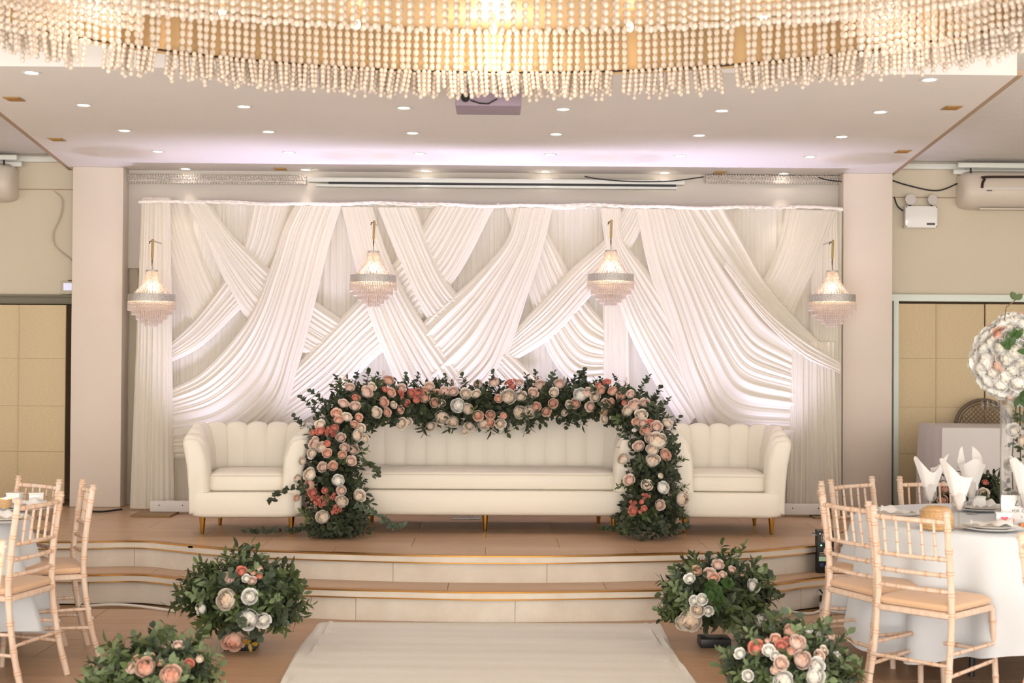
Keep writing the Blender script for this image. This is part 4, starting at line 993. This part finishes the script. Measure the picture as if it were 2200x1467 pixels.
# left table
setting(onr(62, 1096), 'at the aisle side of the left table', 11); setting(onr(8, 1122), 'nearest the camera on the left table', 12); setting(onr(0, 1088), 'at the far side of the left table', 13)
p = onr(15, 1098); t = thing('tealight', 'small lit gold tealight holder on the left table', 'candle holder', (p.x, p.y - .02, ZT + .02))
MB().lathe([(0, 0), (.03, 0), (.032, .05), (.03, .05), (.029, .02), (0, .02)], 20).build('holder', 'wicker_gold', t); MB().ball((0, 0, .04), (.012, .012, .018)).build('flame', 'bulb', t)
p = onr(85, 1092); favor_box((p.x - .02, p.y, ZT + .03), 'white favour box on the left table behind the chair back', R(20), False)
p = onr(40, 1092); favor_box((p.x - .02, p.y, ZT + .03), 'white favour box beside the tealight on the left table', R(-10), False)

# ------------------------------------------------------------------ right background: clothed table, rattan chair, glasses
fa, ba = atz(2025, 918, ZS + .75), Vector((3.5, 11.45, 0)); x0 = fa.x; z1 = ZS + .75
rows = []
def side_cloth():
    N = 40; out = []
    cs = [(x0, fa.y), (x0 + 1.5, fa.y), (x0 + 1.5, 11.42), (x0 + .05, 11.42)]
    loop = []
    for k in range(4):
        a, b = Vector(cs[k]).to_3d(), Vector(cs[(k + 1) % 4]).to_3d()
        for i in range(14): loop.append(a.lerp(b, i / 14))
    c = sum(loop, Vector()) / len(loop)
    for f, z in ((.02, z1), (.97, z1), (1, z1 - .004), (1.004, z1 - .02), (1.01, z1 - .3), (1.02, ZS + .02)):
        out.append([Vector((c.x + (p.x - c.x) * f + (.012 * math.sin(i * 1.3) if z < z1 - .1 else 0), c.y + (p.y - c.y) * f + (.012 * math.sin(i * 2.1) if z < z1 - .1 else 0), z)) for i, p in enumerate(loop)])
    return MB().grid(out, cv=True, caps=True)
o = side_cloth().build('clothed_table', 'grey_linen', ang=30); tag(o, 'rectangular table under a pale grey floor-length cloth on the stage right', 'table')
q = at(2112, 885, 11.88)
t = thing('rattan_chair', 'round-backed rattan chair behind the grey-clothed table', 'chair', (q.x, 11.88, ZS))
cz = q.z - ZS
pts = [Vector((.23 * math.cos(R(a)), 0, cz - .12 + .22 * math.sin(R(a)))) for a in range(-20, 201, 10)]
MB().tube(pts, .016, 8).build('back_rim', 'rattan_rim', t)
MB().tube([p * .86 + Vector((0, 0, (cz - .12) * .14)) for p in pts], .006, 6).build('inner_rim', 'rattan_rim', t)
mb = MB()
for k in range(-9, 10):
    for sgn in (-1, 1):
        # diagonal canes clipped to the oval
        A = []
        for s in range(21):
            u = -.2 + .4 * s / 20; x = k * .04 + sgn * u; z = u
            if (x / .2) ** 2 + (z / .19) ** 2 < 1 and z > -.1: A.append(Vector((x, .004 * sgn, cz - .12 + z)))
        if len(A) > 1: mb.tube([A[0], A[-1]], .005, 4)
mb.build('cane_weave', 'rattan', t)
MB().lathe([(.0, .42), (.21, .42), (.22, .44), (.21, .46), (0, .465)], 28, (0, -.2, 0)).build('seat', 'rattan', t)
for a, b in ((-.17, -.02), (.17, -.02), (-.17, -.34), (.17, -.34)): MB().tube([(a, b, 0), (a, b, .43)], .013, 8).build('leg', 'rattan_rim', t)
for s in (-1, 1): MB().tube([(s * .2, .02, .43), (s * .215, 0, cz - .2)], .013, 8).build('back_post', 'rattan_rim', t)
for px, l in ((2117, 'empty wine glass on the grey-clothed table, left of the pair'), (2140, 'empty wine glass on the grey-clothed table, right of the pair')):
    p = atz(px, 909, z1 + .002); wine_glass(p, l, 1.0)
# ------------------------------------------------------------------ folding screens
def screen(name, label, panels, Y, zt, zb):
    t = thing(name, label, 'folding screen', (panels[0][0], Y, zb))
    for i, (a, b) in enumerate(panels):
        y = Y + (.02 if i % 2 else 0)
        o = MB().box(((a + b) / 2, y, (zt + zb) / 2), (b - a - .006, .025, zt - zb)).build('panel', 'screen_paper', t, world=True, bevel=.003)
        mb = MB()
        for k in (.26, .49, .73): mb.box(((a + b) / 2, y - .0135, zb + (zt - zb) * k), (b - a - .02, .002, .004))
        s = tag(mb.build('seam', 'screen_seam', o), kind='stuff')
        for v in s.data.vertices: v.co -= t.location
    return t
ylf, yrt = 11.95, 12.02
zt = at(80, 655, ylf).z; e = [at(x, 800, ylf).x for x in (-190, -70, 41, 142)]
screen('folding_screen', 'beige woven folding screen panels left of the left pillar', list(zip(e, e[1:])), ylf, zt, ZS + .02)
zt = at(2050, 653, yrt).z; e = [at(x, 800, yrt).x for x in (1929, 2010, 2116, 2225, 2330)]
screen('folding_screen', 'beige woven folding screen panels in the opening right of the right pillar', list(zip(e, e[1:])), yrt, zt, ZS + .02)

# ------------------------------------------------------------------ crystal pendant lamps on the drapes
def pendant_proto():
    t = thing('crystal_pendant', None, 'pendant lamp', (0, 0, 0), 0, 'crystal pendants on the drapes')
    MB().lathe([(.04, .205), (.046, .205), (.046, .217), (.04, .217), (.04, .205)], 24).build('top_ring', 'silver', t)
    MB().lathe([(.176, -.028), (.18, -.028), (.18, .028), (.176, .028), (.176, -.028)], 40).build('band', 'silver', t)
    def beads(name, r0, z0, r1, z1, nb, ns, br, pw=1.0):
        mb = MB()
        for s in range(ns):
            a = 2 * math.pi * s / ns
            for b in range(nb):
                u = (b + .5) / nb; r = r0 + (r1 - r0) * u ** pw; z = z0 + (z1 - z0) * u; mb.ball((r * math.cos(a), r * math.sin(a), z), (br, br, br * 1.15), 6, 4)
        tag(mb.build(name, 'crystal', t, ang=180), kind='stuff')
    beads('neck_beads', .044, .205, .05, .15, 5, 26, .0052); beads('cone_beads', .05, .15, .135, .03, 12, 34, .0056, 1.2)
    beads('tier_beads', .178, -.032, .178, -.1, 6, 62, .0058); beads('tier_beads', .15, -.06, .15, -.135, 6, 54, .0058); beads('tier_beads', .115, -.08, .115, -.17, 7, 40, .0058); beads('tier_beads', .08, -.1, .08, -.2, 8, 28, .0058); beads('tier_beads', .045, -.12, .045, -.222, 8, 15, .0058)
    for r, z in ((.178, -.06), (.14, -.1), (.105, -.14)):
        MB().lathe([(r - .003, z), (r + .002, z), (r + .002, z + .004), (r - .003, z + .004)], 36).build('tier_ring', 'silver', t)
    MB().ball((0, 0, .085), (.03, .03, .036), 12, 8).build('bulb', 'lamp_bulb', t)
    MB().tube([(0, 0, .215), (0, 0, .12)], .006, 8).build('bulb_holder', 'silver', t)
    MB().tube([(0, 0, .216), (.002, 0, .235), (.0, 0, .255)], .0022, 6).build('cord', 'cable_black', t)
    rod = MB().tube([(.0, 0, .31), (.004, 0, .455)], .0095, 10).build('hook_rod', 'brass_vent', t)
    MB().tube([(0, 0, .25), (0, 0, .285), (0, 0, .31)], [.003, .006, .004], 8).build('hook_tip', 'stem', t)
    MB().tube([(0, 0, .44), (-.0, .09, .445), (-.0, .3, .445)], .006, 8).build('bracket', 'silver', t)
    MB().tube([(.0, 0, .44), (-.018, .0, .438), (-.022, .0, .42)], .004, 6).build('thumb_screw', 'dark_metal', t)
    return t
pp = pendant_proto()
for k, (px, py, Y, lab) in enumerate(((326, 640, 11.05, 'crystal pendant lamp at the far left beside the left pillar'), (802, 599, 11.1, 'crystal pendant lamp left of centre before the drapes'),
                                      (1312, 597, 11.1, 'crystal pendant lamp right of centre before the drapes'), (1788, 641, 11.05, 'crystal pendant lamp at the far right beside the right pillar'))):
    o = pp if k == 0 else copy_tree(pp); o.location = at(px, py, Y); o['label'] = lab
    light('pendant_light', 'POINT', o.location + Vector((0, 0, .085)), 6, (1.0, .74, .48), shadow_soft_size=.035)

# ------------------------------------------------------------------ the great bead chandelier
CC = Vector((0.0, 5.1, 0)); CA, CBb = 2.6, 2.2; ZR, ZF = 3.076, 2.938
ch = thing('bead_chandelier', 'huge oval crystal bead chandelier on a gold frame across the top', 'chandelier', (CC.x, CC.y, ZO))
def el(a, b, th, z): return Vector((CC.x + a * math.cos(th), CC.y + b * math.sin(th), z))
NB = 160
MB().grid([[el(CA + .06, CBb + .06, 2 * math.pi * j / NB, z) for j in range(NB)] for z in (ZR - .005, ZO - .001)], cv=True).build('gold_drum', 'chand_gold', ch, world=True)
MB().grid([[el(CA * f, CBb * f, 2 * math.pi * j / NB, ZO - .004) for j in range(NB)] for f in (.02, 1.02)], cv=True).build('gold_plate', 'chand_gold', ch, world=True)
MB().tube([el(CA, CBb, 2 * math.pi * j / NB, ZR) for j in range(NB + 1)], .005, 6).build('ring_wire', 'wire', ch, world=True)
def bead_line(zs, br, sq=1.25, nu=8, nv=6):
    mb = MB()
    for z in zs: mb.ball((0, 0, z), (br, br, br * sq), nu, nv)
    return mb
st6 = bead_line([-.02 - .037 * k for k in range(6)], .0158)
sm_a = st6.mesh('strand', 'crystal_big', ang=180)
rnd = random.Random(31)
# arc-length spacing, far side first
ths = []; th = math.pi / 2
for sgn in (1, -1):
    th = math.pi / 2 + (.0 if sgn > 0 else -.016)
    while (sgn > 0 and th < math.pi * 1.5) or (sgn < 0 and th > -math.pi / 2):
        ths.append(th); ds = .0395 / math.sqrt((CA * math.sin(th)) ** 2 + (CBb * math.cos(th)) ** 2); th += sgn * ds
ths.sort(key=lambda t: -math.sin(t))
gap = [(1.07, 1.085), (1.29, 1.30), (2.2, 2.215), (2.32, 2.36)]
rest = MB()
for k, th in enumerate(ths):
    if any(a < th < b for a, b in gap): continue
    p = el(CA - .01, CBb - .01, th, ZO - .005)
    if k < 270:
        o = link('strand', sm_a, ch); o.location = p - ch.location + Vector((0, 0, rnd.uniform(-.002, .002))); o.rotation_euler = (rnd.uniform(-.02, .02) + .02 * math.sin(th * 9), rnd.uniform(-.02, .02) + .05 * math.sin(th * 5), rnd.uniform(0, 3))
    else: rest.add([v + p for v in st6.v], st6.f)
tag(rest.build('strand_beads', 'crystal_big', ch, world=True, ang=180), kind='stuff')
fr = MB()
for k in range(1500):
    th = 2 * math.pi * k / 1500 + rnd.uniform(-.003, .003)
    if math.sin(th) < -.5 and k % 4: continue
    if any(a + .02 < th < b + .035 for a, b in gap): continue
    r = (-.05, .0, .05)[k % 3] + rnd.uniform(-.015, .015); p = el(CA + r, CBb + r, th, ZR); n = rnd.choice((4, 5, 5, 5, 6)); tilt = Vector((rnd.uniform(-.12, .12) + .1 * math.sin(th * 13), rnd.uniform(-.08, .08), 0))
    for q in range(n):
        z = .014 + .0235 * q; fr.ball(p + tilt * z - Vector((0, 0, z)), (.0118, .0118, .0135), 6, 4)
tag(fr.build('fringe_beads', 'crystal_big', ch, world=True, ang=180), kind='stuff')
# inner tiers hanging nearer the camera
IC = 4.98
def tier(name, a, b, zt, zb, sp, br, cy, sweep=0, sides=False):
    mb = MB(); n = int(2 * math.pi * math.sqrt((a * a + b * b) / 2) / sp)
    for k in range(n):
        th = 2 * math.pi * k / n
        if sides and abs(th - math.pi / 2) < .75: continue
        nb = int((zt - zb) / (br * 2.5)); lz = rnd.uniform(-.006, .006)
        for q in range(nb + 1):
            u = q / nb; f = 1 + sweep * (1 - u) ** 2
            mb.ball((CC.x + a * f * math.cos(th), cy + b * f * math.sin(th), zb + (zt - zb) * (1 - u) + lz), (br, br, br * 1.2), 6, 4)
    tag(mb.build(name, 'crystal_big', ch, world=True, ang=180), kind='stuff')
tier('tier_beads', 1.95, .86, ZO - .02, 2.965, .036, .0125, IC); tier('tier_beads', 1.85, .78, ZO - .02, 2.94, .036, .0125, IC); tier('tier_beads', 2.46, 2.0, ZO - .02, 3.0, .036, .0125, 5.0, sides=True); tier('tier_beads', 2.3, 1.8, ZO - .02, 3.06, .036, .0125, 5.0, sides=True)
# bulbs between the tiers, with their light
for k in range(22):
    th = 2 * math.pi * (k + .5) / 22; p = el(2.36, 1.9, th, ZO - .075)
    o = MB().ball((0, 0, 0), (.017, .017, .026), 8, 6).build('bulb', 'bulb', ch); o.location = p - ch.location
    MB().tube([(0, 0, .02), (0, 0, .07)], .012, 8).build('socket', 'chand_gold', o)
    if k in (2, 5, 8, 13, 19): light('chandelier_light', 'POINT', p - Vector((0, 0, .02)), 4.5, (1.0, .86, .7), shadow_soft_size=.05)

# ------------------------------------------------------------------ ceiling fittings
ROW = [[(178, 222), (267, 282), (338, 327), (397, 363)], [(525, 229), (577, 285), (621, 327), (657, 364)], [(868, 229), (887, 286), (904, 330), (915, 365)], [(1210, 233), (1194, 289), (1184, 332), (1173, 366)], [(1551, 239), (1502, 292), (1462, 335), (1428, 369)], [(1890, 240), (1807, 294), (1740, 338), (1683, 371)]]
rn = ['row nearest the camera', 'second row from the camera', 'third row from the camera', 'row nearest the drapes']
dl = None
def downlight(p, label, power=4.2):
    global dl
    if dl is None:
        dl = thing('downlight', label, 'downlight', (0, 0, 0), 0, 'recessed ceiling downlights')
        MB().lathe([(.036, -.001), (.05, -.001), (.052, -.004), (.05, -.006), (.036, -.003)], 24).build('rim', 'white_trim', dl)
        MB().lathe([(0, -.002), (.037, -.002)], 24).build('lens', 'downlight_glow', dl); o = dl
    else: o = copy_tree(dl)
    o.location = p; o['label'] = label
    if power: light('downlight_beam', 'SPOT', Vector(p) - Vector((0, 0, .02)), power, (1.0, .91, .82), Vector(p) - Vector((0, 0, 1)), spot_size=R(62), spot_blend=.8, shadow_soft_size=.04)
for i in range(6):
    for j in range(4):
        p = Vector((-2.56 + i, 8.9236 + .9884 * j, ZC))
        downlight(p, 'recessed round ceiling downlight, %s from left in the %s' % (ORD[i], rn[j]), 9 if j == 3 else (14 if j == 1 and i % 2 == 0 else 0))
for px, py, l in ((68, 156, 'recessed downlight at the far left under the chandelier fringe'), (1997, 171, 'recessed downlight at the far right under the chandelier fringe')):
    downlight(atz(px, py, ZC), l, 0)
vent = None
for px, py, l in ((30, 212, 'brass ceiling vent at the far left edge'), (122, 299, 'brass ceiling vent above the left pillar'), (2045, 231, 'brass ceiling vent at the far right edge'), (1940, 325, 'brass ceiling vent above the right pillar'), (612, 371, 'brass ceiling plate above the drapes on the left'), (1540, 376, 'brass ceiling plate above the drapes on the right')):
    if vent is None:
        vent = thing('ceiling_vent', l, 'vent', (0, 0, 0), 0, 'brass ceiling plates')
        MB().box((0, 0, -.003), (.1, .13, .006)).build('plate', 'brass_vent', vent, bevel=.002)
        for k in range(4): MB().box((0, -.04 + .027 * k, -.007), (.08, .011, .003)).build('slat', 'gold_strip', vent)
        o = vent
    else: o = copy_tree(vent)
    p = atz(px, py, ZC); p.y = min(p.y, 11.85); o.location = p; o['label'] = l
# projector
a, b = at(978, 227, 8.05), at(1120, 227, 8.05)
t = thing('projector', 'mauve grey ceiling projector hanging behind the chandelier fringe', 'projector', ((a.x + b.x) / 2, 8.2, a.z))
MB().box((0, 0, .05), (b.x - a.x, .3, .1)).build('body', 'projector_body', t, bevel=.008)
MB().tube([(0, 0, .1), (0, 0, ZC - a.z)], .02, 10).build('mount_pole', 'white_trim', t)
MB().box((0, 0, ZC - a.z - .006), (.16, .16, .01)).build('mount_plate', 'white_trim', t)
MB().tube([(-.1, -.155, .03), (-.05, -.165, .012), (0, -.16, .01), (.05, -.155, .04)], .004, 6).build('cable', 'cable_black', t)
MB().tube([(-.13, -.15, .045), (-.13, -.165, .045)], .025, 14).build('lens', 'black_plastic', t)
# projector screen casing
a, b = at(662, 383, 11.9), at(1470, 400, 11.9); zt, zb2 = at(1060, 385, 11.9).z, at(1060, 405, 11.9).z
t = thing('projection_screen', 'long white roll-up projection screen casing above the drapes', 'screen casing', ((a.x + b.x) / 2, 11.9, zb2))
w = b.x - a.x
MB().box((0, .0, (zt - zb2) * .75), (w, .1, (zt - zb2) * .5)).build('casing', 'white_trim', t, bevel=.006)
MB().box((.05, -.01, (zt - zb2) * .42), (w - .25, .08, .014)).build('slot', 'black_plastic', t)
MB().box((0, 0, (zt - zb2) * .17), (w * .96, .07, .022)).build('weight_bar', 'white_trim', t, bevel=.004)
# crystal strips on the bulkhead
for px0, px1, l in ((266, 658, 'sparkling crystal bead strip along the bulkhead, left end'), (1516, 1806, 'sparkling crystal bead strip along the bulkhead, right end')):
    x0, x1 = at(px0, 388, 11.97).x, at(px1, 388, 11.97).x; z = at((px0 + px1) / 2, 387, 11.97).z
    t = thing('crystal_strip', l, 'crystal trim', ((x0 + x1) / 2, 11.97, z - .04))
    MB().box((0, .015, .045), (x1 - x0, .02, .07)).build('backing', 'silver', t)
    mb = MB(); n = int((x1 - x0) / .022)
    for k in range(n):
        for q, zz in enumerate((.075, .05, .018)):
            mb.ball((-(x1 - x0) / 2 + (k + .5 + .3 * (q % 2)) * (x1 - x0) / n, 0, zz + rnd.uniform(-.003, .003)), (.009, .008, .011), 6, 4)
    tag(mb.build('crystals', 'crystal', t, ang=180), kind='stuff')
def cable(pts, r, m, name, label):
    o = MB().tube(spline(pts, 40), r, 6).build(name, m); tag(o, label, 'cable'); return o
cable([at(1256, 379, 11.8), at(1290, 385, 11.8), at(1360, 390, 11.8), at(1440, 389, 11.8), at(1512, 380, 11.8)], .005, 'cable_black', 'cable', 'black cable drooping under the ceiling above the drapes')
cable([at(1758, 381, 11.8), at(1780, 387, 11.8), at(1808, 390, 11.8)], .005, 'cable_black', 'cable', 'short black cable by the top of the right pillar')
cable([at(1918, 388, 12.06), at(1950, 398, 12.06), at(2000, 409, 12.06), at(2030, 406, 12.06), at(2075, 385, 12.06)], .006, 'cable_black', 'cable', 'black cable sagging from right pillar to air conditioner')
cable([at(1921, 423, 12.06), at(1928, 442, 12.06), at(1940, 453, 12.06)], .006, 'cable_black', 'cable', 'black cable feeding the emergency light box')
cable([at(114, 411, 12.08), at(132, 430, 12.08), at(128, 465, 12.08), at(113, 500, 12.08), at(118, 530, 12.08), at(153, 560, 12.08)], .008, 'wall_paint', 'cable', 'painted-over cable snaking down the left wall')
cable([atz(177, 1302, .01), atz(266, 1299, .01), atz(375, 1312, .01)], .009, 'cable_white', 'cable', 'white cable along the foot of the step on the left')
cable([atz(1690, 1312, .01), atz(1740, 1318, .01), atz(1775, 1305, .01)], .008, 'cable_white', 'cable', 'white extension cable on the floor by the step on the right')
cable([atz(175, 1096, ZS + .01), atz(215, 1099, ZS + .01), atz(262, 1094, ZS + .01)], .008, 'cable_black', 'cable', 'black cable along the foot of the left pillar')
cable([atz(1925, 1078, ZS + .01), atz(1945, 1080, ZS + .01), atz(1975, 1085, ZS + .01)], .01, 'cable_black', 'cable', 'black cable on the stage floor by the right screen')
# air conditioners
def aircon(cx, label):
    z0 = at(2100, 446, 11.9).z; z1 = at(2100, 366, 11.95).z; h = z1 - z0; Wd = 1.25
    t = thing('air_conditioner', label, 'air conditioner', (cx, YW, z0), 0, 'wall air conditioners')
    prof = [(0, .0), (-.12, .0), (-.19, .03), (-.235, .09), (-.245, .15), (-.235, .2), (-.205, h * .86), (-.16, h * .97), (-.1, h), (0, h)]
    rows = []
    for x, f in ((-Wd / 2, .72), (-Wd / 2 + .015, .86), (-Wd / 2 + .05, .96), (-Wd / 2 + .1, 1), (Wd / 2 - .1, 1), (Wd / 2 - .05, .96), (Wd / 2 - .015, .86), (Wd / 2, .72)):
        rows.append([Vector((x, y * f, h / 2 + (z - h / 2) * f)) for y, z in prof])
    MB().grid(rows, cv=True, caps=True).build('housing', 'ac_plastic', t, ang=40)
    sl = [(-Wd / 2 + .14, -.248, h * .5), (-Wd / 2 + .145, -.243, h * .62), (-Wd / 2 + .17, -.232, h * .74), (-Wd / 2 + .22, -.222, h * .8), (Wd / 2 - .22, -.222, h * .8), (Wd / 2 - .17, -.232, h * .74), (Wd / 2 - .145, -.243, h * .62), (Wd / 2 - .14, -.248, h * .5)]
    MB().tube(spline(sl, 60), .011, 6).build('intake_slot', 'dark_metal', t)
    MB().box((0, -.246, h * .5), (Wd - .3, .012, .008)).build('panel_edge', 'white_trim', t)
    MB().box((-Wd / 2 + .2, -.253, h * .43), (.045, .002, .008)).build('badge', 'ink', t)
    MB().box((0, -.12, -.004), (Wd - .3, .09, .012)).build('louvre', 'ac_plastic', t)
    for z, y in ((ZO - z0 - .045, -.2), (ZO - z0 - .085, -.08)): MB().box((0, y, z), (Wd + .1, .04, .04)).build('support_rail', 'white_trim', t, bevel=.003)
    for s in (-1, 1):
        for y in (-.2, -.08): MB().tube([(s * (Wd / 2 - .06), y, h - .03), (s * (Wd / 2 - .06), y, ZO - z0 - .06)], .008, 8).build('hanger_rod', 'dark_metal', t)
    return t
xr0 = at(2066, 405, 11.95).x; xl0 = at(28, 400, 11.95).x
aircon(xr0 + .625, 'cream air conditioner hung from rails at the right edge'); aircon(xl0 - .625, 'cream air conditioner, end only showing at the left edge')
# emergency light
p = at(1976, 467, YW - .03); sc = (YW) / FPX
t = thing('emergency_light', 'white twin-head emergency light box on the right wall', 'emergency light', (p.x, YW, p.z))
MB().box((0, -.04, 0), (.275, .08, .185)).build('box', 'china', t, bevel=.006)
for s, r in ((-.085, -.1), (.1, .35)):
    hq = MB().lathe([(.0, -.03), (.03, -.028), (.045, -.005), (.048, .012), (.044, .016), (0, .016)], 4 * 6).build('lamp_head', 'lens_glass', t); hq.location = (s, -.045, .15); hq.rotation_euler = (R(90), 0, r)
    MB().tube([(s, -.04, .09), (s, -.04, .115)], .012, 8).build('neck', 'dark_metal', t)
for sx in (-.128, .128):
    for sz in (-.083, .083): MB().tube([(sx, -.079, sz), (sx, -.083, sz)], .005, 8).build('screw', 'dark_metal', t)
MB().box((.08, -.081, -.06), (.07, .002, .018)).build('rating_label', 'ink', t)
# small wall unit beside the left pillar
p = at(145, 618, YW - .02)
t = thing('wall_controller', 'small white wall controller beside the left pillar', 'controller', (p.x, YW, p.z))
MB().box((0, -.02, 0), (.1, .04, .11)).build('case', 'sensor_white', t, bevel=.006); MB().box((.008, -.042, .008), (.07, .004, .06)).build('display', 'blue_screen', t); MB().box((.03, -.02, .06), (.05, .02, .006)).build('clip', 'dark_metal', t)
# black fog machine on the lower step
p = atz(1774, 1223, ZL)
yf = yedge(EU, p.x) - .075; p = at(1776, 1180, yf)
t = thing('fog_machine', 'black effects machine with fan grille standing on the lower step', 'machine', (p.x, yf, ZL), R(-6))
MB().box((0, 0, .14), (.14, .13, .28)).build('case', 'black_plastic', t, bevel=.004)
fg = MB()
for r in (.012, .022, .032): fg.tube([(r * math.cos(2 * math.pi * k / 20) - .012, -.067, .235 + r * math.sin(2 * math.pi * k / 20)) for k in range(21)], .0022, 5)
for k in range(4): fg.tube([(-.012, -.067, .235), (-.012 + .038 * math.cos(R(45 + 90 * k)), -.067, .235 + .038 * math.sin(R(45 + 90 * k)))], .002, 5)
fg.build('fan_grille', 'silver', t)
MB().ball((-.052, -.066, .262), .006).build('knob', 'china', t); MB().ball((-.044, -.066, .185), .0045).build('power_led', 'green_led', t)
MB().box((-.035, -.066, .095), (.048, .003, .03)).build('rating_label', 'label_print', t); MB().box((.022, -.066, .095), (.05, .003, .026)).build('rating_label', 'china', t)
MB().tube([(-.04, -.063, .055), (-.04, -.071, .055)], .014, 14).build('power_socket', 'blue_socket', t); MB().tube([(.0, -.063, .055), (.0, -.071, .055)], .012, 14).build('signal_socket', 'silver', t)
MB().box((-.005, -.0658, .137), (.1, .001, .004)).box((-.01, -.0658, .128), (.09, .001, .003)).box((-.02, -.0658, .12), (.07, .001, .003)).build('printed_lines', 'silver', t)
MB().tube([(-.02, -.06, .03), (.05, -.1, .005), (.12, -.12, .005)], .005, 6).build('power_cord', 'cable_black', t)
MB().tube([(-.07, -.05, .25), (-.1, -.06, .255), (-.1, .04, .255), (-.07, .05, .25)], .005, 6).build('handle', 'silver', t)
# plugs
p = atz(1775, 1307, 0)
t = thing('plug_block', 'black plugs in a white extension socket at the foot of the step', 'power socket', (p.x, p.y, 0), R(10))
MB().box((0, 0, .018), (.06, .12, .036)).build('socket', 'cable_white', t, bevel=.004)
for dy in (-.025, .035): MB().box((.0, dy, .058), (.045, .045, .045)).build('plug', 'black_plastic', t, bevel=.006)
MB().tube([(0, .03, .08), (-.02, .05, .11), (-.01, .12, .13)], .005, 6).build('lead', 'cable_black', t)
